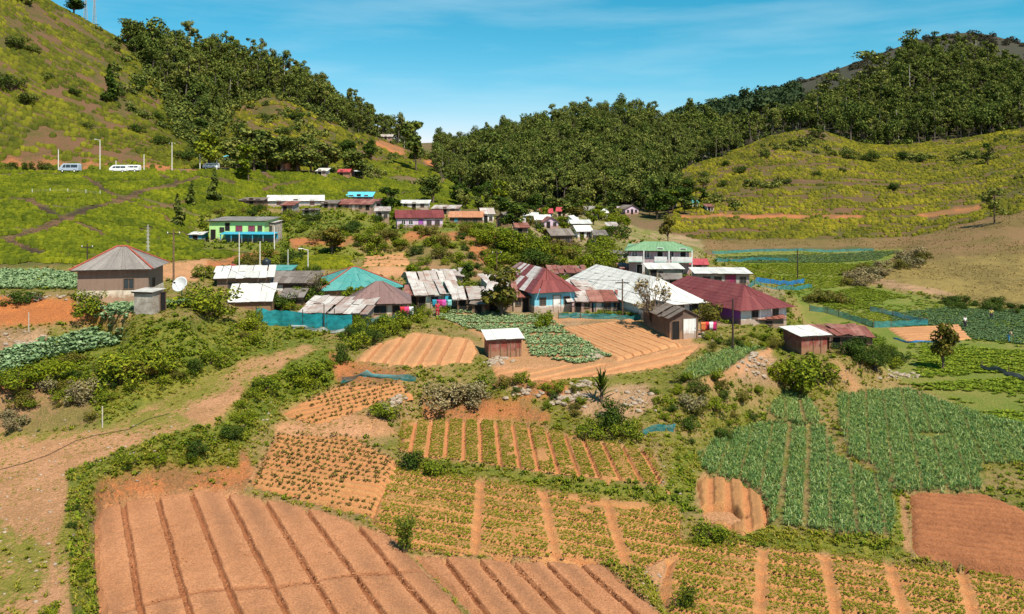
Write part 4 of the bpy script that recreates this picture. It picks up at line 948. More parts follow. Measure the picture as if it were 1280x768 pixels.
forest([(780,90),(1000,90),(1010,170),(780,170)], ('farwood',), 660, 960, 5000, 5.0, 9, 14, ('low',), ('leaf_far',), 'bark', 0, 'far', None, None, seed=4, wide=1.2)
W = scatter(('forest',), 16000, (100, 20, 1400, 266), 250, 600, RNG); n = len(W)
V, Qd = stamp(SC, W - np.array([0, 0, .3]), 1.5 + 2.2 * RNG.random(n) ** 2, RNG.random(n) * 6.28)
tag(link('forest_undergrowth', mesh_arrays('forest_undergrowth', V, Qd, None, M['leaf_forest'])), kind='stuff')
W = scatter(('dry', 'drygreen'), 24000, (760, 255, 1400, 400), 110, 265, RNG); W = W[RNG.random(len(W)) < np.clip(.5 + 3 * fbm(W[:, 0] * .1, W[:, 1] * .1, 83, 3), 0, 1)]
M['leaf_drygrass'] = mat_leaf('dry grass', [(.17, .11, .04), (.24, .16, .055), (.28, .21, .07)], .2, .7)
tufts('dry_grass', W, 'grass', M['leaf_drygrass'], .25, .65)
W = scatter(('farbrown',), 5000, (840, 30, 1400, 160), 950, 1300, RNG); n = len(W)
V, Qd = stamp(SC, W - np.array([0, 0, 1]), 2.0 + 5.0 * RNG.random(n) ** 2, RNG.random(n) * 6.28)
M['leaf_brownfar'] = mat_leaf('far brown scrub', [(.035, .032, .02), (.06, .05, .03), (.085, .07, .045)], .1, .8)
tag(link('far_scrub', mesh_arrays('far_scrub', V, Qd, None, M['leaf_brownfar'])), kind='stuff')
# ------------------------------------------------------------------ buildings
HFOOT = []
def pt(px, py, Y): return Vector(((px - 640) / FPX * Y, Y, CZ - (py - HY) / FPX * Y))
def paint_m(key, col, **k):
    key = 'paint_' + key
    if key not in M: M[key] = mat_paint(key, col, **k)
    return M[key]
def roof_m(key, cols, **k):
    key = 'roof_' + key
    if key not in M: M[key] = mat_metal_roof(key, cols, **k)
    return M[key]
R_WHITE = roof_m('white', [(.46, .44, .40), (.56, .535, .485), (.63, .60, .545)], amount=.22, rust=(.36, .28, .22))
R_PATCH = roof_m('patch', [(.24, .17, .14), (.40, .35, .31), (.47, .43, .385), (.50, .465, .42), (.34, .28, .235)], amount=.42, rust=(.25, .10, .06))
R_RED = roof_m('red', [(.135, .03, .027), (.165, .036, .031), (.19, .045, .04)], amount=.2, rust=(.16, .05, .03))
R_REDP = roof_m('redpatch', [(.165, .036, .031), (.19, .045, .04), (.16, .04, .034), (.48, .42, .38), (.52, .47, .43)], amount=.2, rust=(.16, .05, .03))
R_RUST = roof_m('rust', [(.17, .045, .03), (.28, .10, .07), (.34, .16, .12), (.22, .06, .04)], amount=.5, rust=(.13, .05, .03))
R_MAROON = roof_m('maroon', [(.13, .03, .028), (.155, .035, .033), (.18, .045, .04)], amount=.15, rust=(.24, .12, .10))
R_GREY = roof_m('grey', [(.19, .165, .145), (.225, .195, .17), (.26, .225, .20)], amount=.3, rust=(.16, .13, .11), period=.35)
R_BROWN = roof_m('brown', [(.17, .10, .09), (.19, .115, .10), (.21, .125, .11)], amount=.12, rust=(.13, .08, .07))
R_TEAL = roof_m('teal', [(.055, .22, .195), (.07, .25, .22), (.085, .265, .235)], amount=.12, rust=(.40, .33, .24))
R_GREEN = roof_m('green', [(.15, .27, .135), (.18, .30, .155)], amount=.15, rust=(.25, .25, .18))
R_SKY = roof_m('turquoise', [(.10, .45, .55), (.14, .52, .60)], amount=.1)
R_DARK = roof_m('old', [(.14, .105, .085), (.19, .15, .12), (.23, .19, .16)], amount=.4, rust=(.10, .07, .05))
R_ORANGE = roof_m('orange', [(.40, .17, .08), (.45, .21, .11)], amount=.3)
R_PINK = roof_m('pinkred', [(.36, .05, .06), (.42, .07, .07)], amount=.15)

def sheets(mb, a, b, c, d, w=.85, l=2.4, th=.03, jit=.03, rng=RNG, mi=0):
    """roof slope a-b (eave) to d-c (ridge) laid with overlapping sheets; triangles allowed (c == d)"""
    a, b, c, d = map(Vector, (a, b, c, d)); W = max((b - a).length, (c - d).length); Lg = max((d - a).length, (c - b).length)
    nx = max(1, round(W / w)); ny = max(1, round(Lg / l)); nrm = (b - a).cross(((d + c) / 2 - (a + b) / 2)).normalized()
    for i in range(nx):
        for j in range(ny):
            u0, u1, v0, v1 = i / nx, (i + 1) / nx, j / ny, min(1, (j + 1) / ny + (.03 if j < ny - 1 else 0))
            P = [(a.lerp(b, u)).lerp(d.lerp(c, u), v) for u, v in ((u0, v0), (u1, v0), (u1, v1), (u0, v1))]
            o = nrm * (rng.normal() * jit * .5 + (j * .012) + .01 * (i % 2)); sl = (b - a).normalized() * (rng.normal() * jit)
            P = [p + o + sl + nrm * rng.normal() * jit * .3 for p in P]
            if (P[2] - P[3]).length < 1e-3: P = P[:3]
            mb.slab(P, th, mi)
def opening(root, kind, x, z, w, h, wallp, frame, fill, side='front', size=(0, 0), handle=True):
    """door or window set on a wall face; side picks the wall"""
    W_, D_ = size
    tf = {'front': lambda u, n, z: (u, -n, z), 'right': lambda u, n, z: (W_ / 2 + n, u, z), 'left': lambda u, n, z: (-W_ / 2 - n, u, z)}[side]
    m = MB(); t = .07
    def bx(u0, u1, z0, z1, n0, n1):
        ps = [tf(u, n, zz) for zz in (z0, z1) for (u, n) in ((u0, n0), (u1, n0), (u1, n1), (u0, n1))]
        m.raw(ps, [(0,3,2,1),(4,5,6,7),(0,1,5,4),(1,2,6,5),(2,3,7,6),(3,0,4,7)])
    bx(x - w / 2 - t, x - w / 2, z, z + h + t, -.02, .06); bx(x + w / 2, x + w / 2 + t, z, z + h + t, -.02, .06); bx(x - w / 2, x + w / 2, z + h, z + h + t, -.02, .06)
    if kind == 'window':
        bx(x - w / 2 - t, x + w / 2 + t, z - t, z, -.02, .10); bx(x - .025, x + .025, z, z + h, .012, .05)
    o = m.build(kind, frame, root)
    m = MB(); bx(x - w / 2, x + w / 2, z, z + h, -.01, .012); m.build('pane' if kind == 'window' else 'panel', fill, o)
    if kind == 'door' and handle:
        m = MB(); bx(x + w / 2 - .16, x + w / 2 - .08, z + h * .48, z + h * .52, .012, .06); m.build('handle', M['dark'], o)
    return o
def house(name, label, cat, px0, px1, py, Y, depth, wh, wallm, roofm, roof='hip', rise=1.2, yaw=0, over=.35, ops=(), group=None, frame=None, under=1.2, ridge=.3, plinth=None, porch=None, jit=.02, sheet=.85, slen=2.4, back=None, trim=None, roof2=None, side=None):
    """a building whose front wall spans px0..px1 with its foot at py, at distance Y"""
    yh = hit((px0 + px1) / 2, py)[0][1]
    if .7 < yh / Y < 1.35 and abs(yh / Y - 1) > .01: k_ = yh / Y; Y = yh; wh *= k_; rise *= k_; depth *= k_; back = back * k_ if back is not None else None
    elif not .7 < yh / Y < 1.35: print('LEVEL', label, Y, round(float(yh), 1), 'ground', round(float(CZ - (py - HY) / FPX * Y - ground((px0 + px1 - 1280) / 2 / FPX * Y, Y)), 2))
    HFOOT.append(((px0 + px1 - 1280) / 2 / FPX * Y, Y, (px1 - px0) / FPX * Y / 2 + .6, depth))
    ya = math.radians(yaw); w = (px1 - px0) / FPX * Y / max(.5, math.cos(ya)); c = pt((px0 + px1) / 2, py, Y)
    r = tag(empty(name, c, ya), label, cat, group); x = w / 2; D = depth; frame = frame or M['wood']
    m = MB(); bh = back if back is not None else wh; z0 = -under
    fl, fr_, br, bl = (-x, 0), (x, 0), (x, D), (-x, D)
    tz = {'front': wh, 'back': bh}
    m.face([(*fl, z0), (*fr_, z0), (*fr_, wh), (*fl, wh)])
    m.face([(*br, z0), (*bl, z0), (*bl, bh), (*br, bh)])
    if roof == 'gable_x':
        m.face([(*fr_, z0), (*br, z0), (*br, wh), (x, D / 2, wh + rise), (*fr_, wh)]); m.face([(*bl, z0), (*fl, z0), (*fl, wh), (-x, D / 2, wh + rise), (*bl, wh)])
    elif roof == 'gable_y':
        m.face([(*fr_, z0), (*br, z0), (*br, wh), (*fr_, wh)]); m.face([(*bl, z0), (*fl, z0), (*fl, wh), (*bl, wh)])
        m.face([(-x, 0, wh), (x, 0, wh), (0, 0, wh + rise)]); m.face([(x, D, wh), (-x, D, wh), (0, D, wh + rise)])
    else:
        m.face([(*fr_, z0), (*br, z0), (*br, bh), (*fr_, wh)]); m.face([(*bl, z0), (*fl, z0), (*fl, wh), (*bl, bh)])
    m.build('wall', wallm, r)
    rm = MB(); o = over; e = wh + .04
    def S(*a, **k): sheets(rm, *a, w=sheet, l=slen, jit=jit, **k)
    if roof == 'hip':
        rx = w * ridge / 2; k = o * rise / (D / 2); ez = e - k
        A, B, Cc, Dd = (-x - o, -o, ez), (x + o, -o, ez), (x + o, D + o, ez), (-x - o, D + o, ez); E, F = (-rx, D / 2, e + rise), (rx, D / 2, e + rise)
        S(A, B, F, E); S(B, Cc, F, F); S(Cc, Dd, E, F); S(Dd, A, E, E)
        caps = [(E, F), (A, E), (B, F), (Cc, F), (Dd, E)]
    elif roof == 'hip_y':
        ry = min(D / 2, x * 1.0); k = o * rise / x; ez = e - k; A, B, Cc, Dd = (-x - o, -o, ez), (x + o, -o, ez), (x + o, D + o, ez), (-x - o, D + o, ez); E, F = (0, ry, e + rise), (0, D - ry * .5, e + rise)
        S(A, B, E, E); S(B, Cc, F, E); S(Cc, Dd, F, F); S(Dd, A, E, F, mi=1 if roof2 else 0); caps = [(E, F), (A, E), (B, E)]
    elif roof == 'gable_x':
        k = o * rise / (D / 2); S((-x - o, -o, e - k), (x + o, -o, e - k), (x + o, D / 2, e + rise), (-x - o, D / 2, e + rise)); S((x + o, D + o, e - k), (-x - o, D + o, e - k), (-x - o, D / 2, e + rise), (x + o, D / 2, e + rise))
        caps = [((-x - o, D / 2, e + rise), (x + o, D / 2, e + rise))]
    elif roof == 'gable_y':
        k = o * rise / x; S((x + o, -o, e - k), (x + o, D + o, e - k), (0, D + o, e + rise), (0, -o, e + rise)); S((-x - o, D + o, e - k), (-x - o, -o, e - k), (0, -o, e + rise), (0, D + o, e + rise))
        caps = [((0, -o, e + rise), (0, D + o, e + rise))]
    else:
        g = (bh - wh) / D; S((-x - o, -o, e - g * o), (x + o, -o, e - g * o), (x + o, D + o, bh + .04 + g * o), (-x - o, D + o, bh + .04 + g * o)); caps = []
    ro = rm.build('roof', [roofm, roof2] if roof2 else roofm, r)
    if side:
        sm = MB(); sm.box(-x - .03, .05, z0, -x - .004, side[1], wh - .02); sm.build('side_wall', side[0], r)
    if caps and trim:
        cm = MB()
        for p, q in caps: cm.bar(Vector(p) + Vector((0, 0, .05)), Vector(q) + Vector((0, 0, .05)), .09, n=6)
        cm.build('ridge_cap', trim, ro)
    # fascia under the front eave
    if roof in ('hip', 'gable_x', 'shed'):
        f = MB(); zz = e - (o * rise / (D / 2) if roof != 'shed' else (bh - wh) / D * o); f.box(-x - o + .05, -o + .06, zz - .16, x + o - .05, -o + .09, zz - .045); f.build('fascia', M['wood_dark'], ro)
    if plinth:
        ph, pm = plinth; p = MB(); p.box(-x - .06, -.06, z0, x + .06, D + .06, ph); p.build('plinth', pm, r)
    for q in ops:
        opening(r, q[0], q[1] * w if q[0] else 0, q[2], q[3], q[4], wallm, q[6] if len(q) > 6 and q[6] else frame, q[5], q[7] if len(q) > 7 else 'front', (w, D))
    if porch:                      # posts carrying a lean-to in front: depth, height at the outer edge, number of posts
        pd, ph, npst, pm = porch; p = MB(); sheets(p, (-x - .2, -pd - .2, ph), (x + .2, -pd - .2, ph), (x + .2, -.02, ph + .5), (-x - .2, -.02, ph + .5)); po = p.build('porch_roof', pm, r)
        for k in range(npst):
            xx = -x + w * k / (npst - 1); p = MB(); p.box(xx - .06, -pd - .06, -under, xx + .06, -pd + .06, ph - .02); p.build('post', M['white_metal'], r)
    return r
G = M['glass']; DK = M['dark']; WD = M['wood']; WM = M['white_metal']
P_CREAM = paint_m('cream', (.58, .50, .38)); P_WHITE = paint_m('white', (.66, .65, .61), amount=.35); P_BROWN = paint_m('brown', (.22, .15, .11)); P_GREY = paint_m('grey', (.33, .30, .27))
P_BLUE = paint_m('blue', (.16, .46, .56), amount=.3); P_MINT = paint_m('mint', (.40, .58, .50)); P_LIME = paint_m('lime', (.42, .66, .24), amount=.2); P_TURQ = paint_m('turquoise', (.03, .30, .42), amount=.25)
P_PURPLE = paint_m('purple', (.30, .07, .36), amount=.2); P_MAUVE = paint_m('mauve', (.42, .30, .32)); P_PINK = paint_m('pink', (.55, .42, .52), amount=.3); P_TIMBER = paint_m('timber', (.10, .065, .05)); P_MAROON = paint_m('maroon', (.22, .02, .07))
P_RUST = paint_m('rusty', (.20, .045, .03), dirt=(.36, .28, .22), amount=.6); P_BLOCK = mat_block('grey blockwork', (.42, .38, .33), (.30, .27, .24)); P_ORANGE = paint_m('orange', (.50, .22, .12)); P_RED = paint_m('red', (.40, .05, .05)); P_DBLUE = paint_m('deepblue', (.03, .18, .42))
CAPR = mat_plain('red ridge tiles', (.30, .07, .045), .8, 0, .3)
def win(x, z, w=.9, h=1.0, f=None, side='front'): return ('window', x, z, w, h, G, f, side)
def door(x, w=.85, h=1.95, m=None, f=None, side='front', z=0): return ('door', x, z, w, h, m or P_BROWN, f, side)

# hip-roofed house on the left terrace
house('farm_house', 'brown-walled farmhouse with a grey hipped roof and red ridges on the left terrace', 'house', 101, 182, 379, 80, 6.2, 3.65, P_BROWN, R_GREY, 'hip', 1.75, 11, .55, [win(.22, 1.4, .9, 1.0, None, 'front'), ('door', .3, .3, .9, 1.9, M['wood_dark'], None, 'right')], ridge=.14, plinth=(1.25, P_CREAM), trim=CAPR, under=1.0, sheet=.36, slen=9, jit=.008)
r = house('outhouse', 'small blockwork outhouse with a flat slab roof below the grey hipped farmhouse', 'outhouse', 166, 191, 393, 76.5, 1.6, 2.15, P_BLOCK, M['concrete'], 'shed', 0, -14, .22, [('door', .8, 0, .75, 1.8, DK, None, 'right')], back=2.25, jit=.0, sheet=3, under=.6)
# group of sheds beside the bushes
house('shed', 'brown shed with a nearly flat white roof behind the leafy bush', 'shed', 274, 335, 366, 90, 4.2, 1.75, P_BROWN, R_WHITE, 'shed', 0, 14, .5, [win(-.2, .5, 1.1, .7), win(.25, .5, .6, .7)], back=2.5, jit=.05)
house('shed', 'long low dark shed with a brown roof right of the flat white roof', 'shed', 334, 392, 371, 95, 4, 1.7, P_TIMBER, R_DARK, 'shed', 0, 0, .4, [door(-.25, 1.1, 1.5, P_WHITE), win(.1, .6, .9, .7), door(.35, .8, 1.5, P_RUST)], back=2.5)
house('shed', 'low lean-to with a steep whitish tin roof in front of the brown shed', 'shed', 289, 337, 387, 84, 3.4, .9, P_TIMBER, R_WHITE, 'shed', 0, 10, .3, [], back=2.15, jit=.05)
house('workshop', 'low open workshop with a rusty white tin roof behind the turquoise yard screen', 'workshop', 378, 454, 408, 82.5, 4.6, 1.5, P_GREY, R_PATCH, 'shed', 0, -6, .6, [door(.38, .9, 1.35, DK), door(-.1, 1.2, 1.35, DK), win(.18, .6, .8, .6)], back=2.25, jit=.08)
house('house', 'house with a big turquoise roof and red ridge tiles', 'house', 406, 500, 373, 97, 8.5, 1.35, P_ORANGE, R_TEAL, 'hip', 2.0, 24, .5, [win(.2, .3, .9, .8), door(-.2, .9, 1.25)], ridge=.06, trim=CAPR)
house('house', 'house with a plain purplish brown hipped roof beside the turquoise yard screen', 'house', 440, 507, 401, 88, 6.2, 2.2, P_CREAM, R_BROWN, 'hip', 1.75, 8, .6, [door(-.32, .9, 1.95, DK), win(.02, .8, 1.3, 1.1), door(.33, .9, 1.95, M['wood_dark'])], ridge=.12)
# patchwork row
house('house', 'mint-walled house under a patchwork of white and rusty tin sheets', 'house', 524, 570, 385, 95, 4.2, 1.7, P_MINT, R_PATCH, 'shed', 0, 14, .6, [door(-.42, .8, 1.7, DK), win(-.08, .7, .8, .8, P_DBLUE), door(.28, .8, 1.6, P_TURQ)], back=2.6, jit=.12, slen=6)
house('house', 'taller rear range of the patchwork roofs behind the mint wall', 'house', 516, 566, 374, 101, 5, 2.3, P_GREY, R_PATCH, 'gable_x', .9, 16, .5, [win(0, 1.3, .8, .6)], jit=.12, slen=6, sheet=.75)
house('house', 'dark-fronted low house with a sagging patched tin roof behind the leafy tree', 'house', 572, 606, 389, 96, 4.5, 1.55, P_TIMBER, R_PATCH, 'shed', 0, 8, .5, [door(-.3, .9, 1.45, DK), win(.02, .6, 1.1, .7), door(.3, .9, 1.45, P_GREY)], back=2.3, jit=.14, slen=6)
house('house', 'low grey-fronted room under a long whitish sheet roof right of the leafy tree', 'house', 606, 642, 389, 97, 5.5, 1.7, P_GREY, R_PATCH, 'shed', 0, -4, .5, [door(-.2, .9, 1.5, DK), win(.25, .7, .8, .7)], back=2.8, jit=.12, slen=6)
house('house', 'bright blue-walled house with a dark red hipped roof patched in white', 'house', 668, 719, 390, 94, 13, 2.8, P_BLUE, R_RED, 'hip_y', 2.0, 20, .6, [win(-.3, .9, .7, .8), door(.05, .9, 1.9, P_WHITE), win(.3, .9, .7, .8)], plinth=(.8, P_WHITE), roof2=R_REDP)
house('annex', 'side wing of white and rusty sheets running back from the dark red roof', 'annex', 622, 656, 380, 103, 7, 1.6, P_CREAM, R_PATCH, 'shed', 0, 20, .4, [win(0, .6, .8, .7)], back=3.0, jit=.1)
house('annex', 'cream annex with a rusty tin roof left of the bright blue wall', 'house', 642, 662, 390, 98, 5, 1.9, P_CREAM, R_RUST, 'shed', 0, 0, .35, [win(-.2, .8, .6, .7), door(.25, .7, 1.6, DK)], back=3.0, jit=.06)
house('house', 'small low hut with a flat dark tin roof behind the dark red roof', 'house', 735, 772, 357, 118, 4, 1.3, P_TURQ, R_DARK, 'shed', 0, 5, .4, [door(.3, .8, 1.2, DK), win(-.15, .4, .8, .6)], back=1.7, jit=.08)
house('hall', 'long whitewashed hall under a very wide white tin roof', 'hall', 803, 880, 399, 93, 23, 2.1, P_WHITE, R_WHITE, 'hip_y', 2.3, 19, .6, [win(-.15, .7, 1, .8), win(.36, .7, 1, .8), door(.12, .9, 1.8, P_BROWN)], jit=.03)
house('kiosk', 'tiny blue shop with a rusty red lean-to roof in front of the wide white roof', 'kiosk', 742, 778, 391, 96, 2.6, 1.5, P_TURQ, R_RUST, 'shed', 0, 4, .45, [door(-.32, .7, 1.3, P_WHITE), win(-.02, .4, .8, .8), win(.3, .4, .7, .8)], back=2.2, jit=.07)
house('hut', 'tumbledown hut with stone-grey walls left of the tiny blue shop', 'hut', 715, 740, 391, 97, 3, 1.5, P_MAUVE, R_PATCH, 'shed', 0, 8, .4, [door(-.2, .7, 1.35, DK), win(.25, .6, .6, .5)], back=2.3, jit=.12)
house('shack', 'dark timber shack with a white door and a worn grey roof by the bare shrub', 'shack', 836, 874, 424, 86, 6.5, 2.5, P_TIMBER, R_DARK, 'gable_y', .8, 16, .4, [('door', .2, 0, 1.45, 2.1, P_WHITE, None, 'front'), ('door', -.3, 0, .8, 1.85, DK, None, 'front')], jit=.1)
house('long_house', 'long maroon-roofed house with a white end wall and purple side', 'house', 922, 988, 405, 97, 17, 2.3, P_WHITE, R_MAROON, 'hip_y', 2.0, 24, .7, [win(-.2, .8, .8, .8), win(.25, .8, .8, .8)], jit=.02, side=(P_PURPLE, 4.6))
house('bungalow', 'flat-roofed pale bungalow with a maroon door at the edge of the valley', 'house', 872, 936, 360, 118, 5, 2.15, P_GREY, R_WHITE, 'shed', 0, -4, .5, [win(-.32, .7, 1, .9), win(-.1, .7, 1, .9), door(.14, 1.5, 1.95, P_MAROON), win(.38, .7, .8, .9)], back=2.4, plinth=(.5, P_WHITE))
house('shed', 'grey blockwork shed with a bluish tin roof below the green-roofed house', 'shed', 812, 853, 352, 126, 4.5, 2.0, P_BLOCK, R_WHITE, 'shed', 0, 0, .35, [door(-.38, .9, 1.8, DK), win(-.15, .9, .6, .6)], back=2.4)
house('hut', 'white hut with a pale green side at the head of the path', 'hut', 766, 792, 326, 137, 3, 1.2, P_MINT, R_DARK, 'shed', 0, 8, .3, [win(.1, .4, .7, .6), door(-.25, .7, 1.1, P_WHITE)], back=1.5)

# two-storey house with balcony
def balcony_house():
    Y = 133; r = house('villa', 'two-storey mauve villa with a green roof and white balconies', 'house', 787, 860, 346, Y, 7, 4.5, P_MAUVE, R_GREEN, 'hip', 1.05, -10, .7, [win(-.4, 3.1, .9, 1.0), win(-.2, 3.1, .9, 1.0), door(.02, .9, 1.95, DK, z=2.7), win(.2, 3.1, .9, 1.0), door(.4, .9, 1.95, DK, z=2.7), door(-.32, .9, 1.95, DK), win(-.1, .9, 1.1, 1.0), win(.14, .9, 1.1, 1.0), door(.36, .9, 1.95, M['wood_dark'])], ridge=.5, frame=WM)
    w = 73 / FPX * Y / math.cos(math.radians(10))
    for x0, x1 in ((-w / 2, -w / 2 + 2.3), (-.7, 1.3), (2.0, w / 2 + .4)):
        m = MB(); m.box(x0, -1.15, 2.45, x1, -.01, 2.6); b = m.build('balcony', P_WHITE, r); m = MB(); m.box(x0, -1.2, 2.6, x1, -1.08, 3.35); m.build('parapet', P_WHITE, b); m = MB(); m.box(x0, -1.22, 2.42, x1, -1.202, 2.62); m.build('edge_band', P_MINT, b)
    for x in (-w / 2 + 2.5, 1.6, w / 2 + .3):
        m = MB(); m.bar((x, -1.0, -1), (x, -1.0, 4.3), .11, n=8); m.build('column', P_WHITE, r)
    return r
balcony_house()
house('lean_to', 'small bright red lean-to roof beside the two-storey villa', 'shed', 862, 884, 342, 134, 3, 1.5, P_MAUVE, R_PINK, 'shed', 0, -8, .3, [door(0, .8, 1.4, DK)], back=2.1)
house('annex', 'green-topped single-storey wing left of the two-storey villa', 'house', 787, 802, 338, 139, 4, 3.6, P_MAUVE, R_GREEN, 'shed', 0, -10, .4, [win(0, 2.2, .9, .9), win(0, .6, .9, .9)], back=4.2, frame=WM)

# lime house with blue veranda
r = house('lime_house', 'lime green two-storey house with a bright blue lower veranda', 'house', 261, 331, 303, 139, 7, 3.75, P_LIME, R_GREY, 'shed', 0, -3, .5, [door(-.43, .8, 1.8, DK, z=.4), win(-.27, 1.9, .7, .7, M['wood_dark']), door(-.17, .75, 1.4, DK, z=2.0), ('window', .04, 2.0, 1.1, .9, P_MAROON, None, 'front'), ('window', .27, 2.0, 1.1, .9, P_MAROON, None, 'front'), win(.42, 2.1, .7, .8)], back=4.1, sheet=1.2)
m = MB(); sheets(m, (-2.2, -2.4, 1.55), (7.6, -2.4, 1.55), (7.6, -.05, 1.85), (-2.2, -.05, 1.85)); m.build('veranda_roof', P_TURQ, r)
for k in range(6):
    m = MB(); x = -2.0 + k * 1.9; m.box(x - .07, -2.3, -1.2, x + .07, -2.16, 1.53); m.build('post', P_TURQ, r)
m = MB(); m.box(-2.0, -.14, -1, 7.5, -.01, 1.5); m.build('lower_wall', P_TURQ, r)
house('annex', 'unpainted blockwork annex at the right end of the lime green house', 'house', 331, 343, 302, 140, 4, 3.3, P_BLOCK, M['concrete'], 'shed', 0, -3, .2, [win(0, 2.0, .8, .8)], back=3.5, sheet=3, jit=0)

# upper hamlet
def small(label, px0, px1, py, Y, wall, roofm, kind, wh=2.2, rise=1.1, depth=6, yaw=0, ops=None, back=None, cat='house', group=None, over=.4, name='cottage'):
    if ops is None:
        w = (px1 - px0) / FPX * Y; ops = [win(-.3, .7, .9, .9), door(0, .9, 1.8, DK), win(.3, .7, .9, .9)] if w > 4 else [door(-.2, .8, 1.7, DK), win(.25, .7, .7, .8)]
    return house(name, label, cat, px0, px1, py, Y, depth, wh, wall, roofm, kind, rise, yaw, over, ops, group, back=back)
small('long building with a low white roof at the foot of the tea', 337, 402, 259, 187, P_WHITE, R_WHITE, 'gable_x', 1.5, 1.2, 9, 14, name='long_building')
small('low black hut left of the long white roof', 300, 328, 258, 186, P_TIMBER, R_DARK, 'shed', 1.4, 0, 4, 0, back=1.9)
small('low row of rooms under a rusty pinkish roof', 420, 464, 263, 184, P_GREY, R_RUST, 'shed', 1.4, 0, 5, -4, back=2.4, ops=[door(-.4, .8, 1.2, DK), win(-.2, .5, .8, .7), door(0, .8, 1.2, P_WHITE), win(.2, .5, .8, .7), door(.4, .8, 1.2, DK)])
small('dark hut between the long white roof and the pinkish roof', 402, 420, 262, 183, P_GREY, R_DARK, 'shed', 1.4, 0, 4, 0, back=2.0)
small('low wide shed with a clear turquoise roof', 433, 464, 252, 197, P_GREY, R_SKY, 'shed', 1.2, 0, 4, 0, back=2.2)
small('stone store with grey walls below the long white roof', 378, 396, 270, 176, P_BLOCK, R_DARK, 'shed', 1.3, 0, 3, 0, back=1.5)
small('pink-and-white cottage under a dark red roof', 497, 553, 285, 152, P_PINK, R_RED, 'gable_x', 2.0, 1.25, 7, 10, ops=[win(-.36, .7, .8, .9, WM), win(-.2, .7, .8, .9, WM), door(.02, .9, 1.7, P_PURPLE), win(.2, .6, .9, .9), win(.38, .6, .9, .9)])
small('dark cottage with an orange tin roof right of the pink cottage', 562, 602, 281, 156, P_TIMBER, R_ORANGE, 'gable_x', 1.5, 1.0, 6, 0, ops=[door(-.3, .8, 1.4, P_TURQ), win(0, .5, 1, .8), win(.3, .5, 1, .8)])
small('whitewashed low row above the pink cottage', 500, 535, 262, 172, P_WHITE, R_WHITE, 'shed', 1.3, 0, 4, 0, back=1.9)
small('grey shed with a dirty white roof above the orange tin roof', 540, 572, 268, 170, P_GREY, R_PATCH, 'shed', 1.2, 0, 4, -6, back=1.8)
small('dark stilted hut with a brown gabled roof among bushes', 690, 716, 311, 150, P_TIMBER, R_DARK, 'gable_x', 2.6, 1.0, 5, 16, ops=[door(-.2, .8, 1.7, DK, z=.4), win(.25, 1.1, .8, .9)], name='hut')
VG = 'far cottages at the foot of the middle hill'
for (a, b, y, D, wl, rf, kd, lb, yw) in [
 (655, 672, 278, 232, P_BLUE, R_WHITE, 'shed', 'far blue-walled cottage with a white roof among the trees', 0),
 (676, 690, 274, 240, P_DBLUE, R_PINK, 'gable_x', 'far cottage with a bright red roof over a deep blue wall', 0),
 (670, 688, 283, 222, P_WHITE, R_WHITE, 'gable_x', 'far whitewashed cottage beside the pinkish gable', 6),
 (680, 698, 286, 214, P_PINK, R_RUST, 'gable_y', 'far pink cottage with a rusty gable toward the camera', 12),
 (704, 717, 284, 220, P_WHITE, R_WHITE, 'gable_y', 'far white steep-roofed cottage right of the pink gable', -20),
 (715, 738, 289, 205, P_GREY, R_WHITE, 'shed', 'far open shed with a thin white roof above the bushes', 0),
 (731, 746, 270, 262, P_GREY, R_GREY, 'gable_x', 'far grey-roofed cottage alone under the middle wood', 0),
 (781, 799, 268, 272, P_PINK, R_DARK, 'gable_y', 'far pale pink cottage with a dark roof left of the big round tree', 28),
 (829, 843, 262, 285, P_GREY, R_DARK, 'shed', 'far long shed with a mossy sloping roof', -20),
 (860, 873, 260, 292, P_WHITE, R_TEAL, 'gable_x', 'far cottage with a blue-green roof at the end of the red track', 10),
 (884, 892, 265, 284, P_WHITE, R_RUST, 'shed', 'tiny pale hut with a rusty roof on the right tea slope', 0),
 (640, 655, 287, 210, P_MAUVE, R_PATCH, 'shed', 'far hut with a patched roof beside the leafy round tree', 0),
 (760, 772, 292, 205, P_GREY, R_PATCH, 'shed', 'tiny grey hut alone in the scrub above the villa', 0)]:
    small(lb, a, b, y, D, wl, rf, kd, 1.9, 1.2, 5, yw, back=2.6)
for (a, b, y, D, wl, rf, kd, lb, yw) in [
 (468, 484, 264, 184, P_MAUVE, R_RUST, 'shed', 'little mauve hut with a rusty roof right of the pinkish-roofed row', -6),
 (470, 486, 276, 166, P_GREY, R_PATCH, 'shed', 'grey hut with a patched roof beside the dense round dark tree', 8),
 (603, 617, 279, 168, P_WHITE, R_PATCH, 'gable_x', 'small white hut with a patched gable right of the orange tin roof', 10),
 (620, 634, 284, 176, P_TIMBER, R_DARK, 'gable_y', 'dark gabled hut between the orange tin roof and the far cottages', -10),
 (646, 660, 296, 172, P_CREAM, R_RUST, 'shed', 'cream hut with a rusty sloping roof below the far cottages', 4),
 (722, 740, 300, 178, P_WHITE, R_WHITE, 'gable_x', 'whitewashed hut half buried in shrubs right of the stilted hut', 12),
 (744, 758, 306, 168, P_BLOCK, R_DARK, 'shed', 'blockwork hut on the slope left of the villa path', 0),
 (352, 366, 268, 176, P_GREY, R_RUST, 'shed', 'small rusty-roofed hut just below the long white roof', 0),
 (696, 708, 272, 250, P_CREAM, R_PINK, 'gable_x', 'far cream cottage with a red roof among trees', -8),
 (747, 760, 274, 250, P_WHITE, R_WHITE, 'gable_x', 'far whitewashed cottage under the wood right of the grey-roofed one', 6)]:
    small(lb, a, b, y, D, wl, rf, kd, 2.0, 1.1, 5, yw, back=2.7)
small('red-roofed cottage on the far tea slope', 423, 436, 221, 229, P_ORANGE, R_PINK, 'gable_x', 1.4, .8, 4, 0)
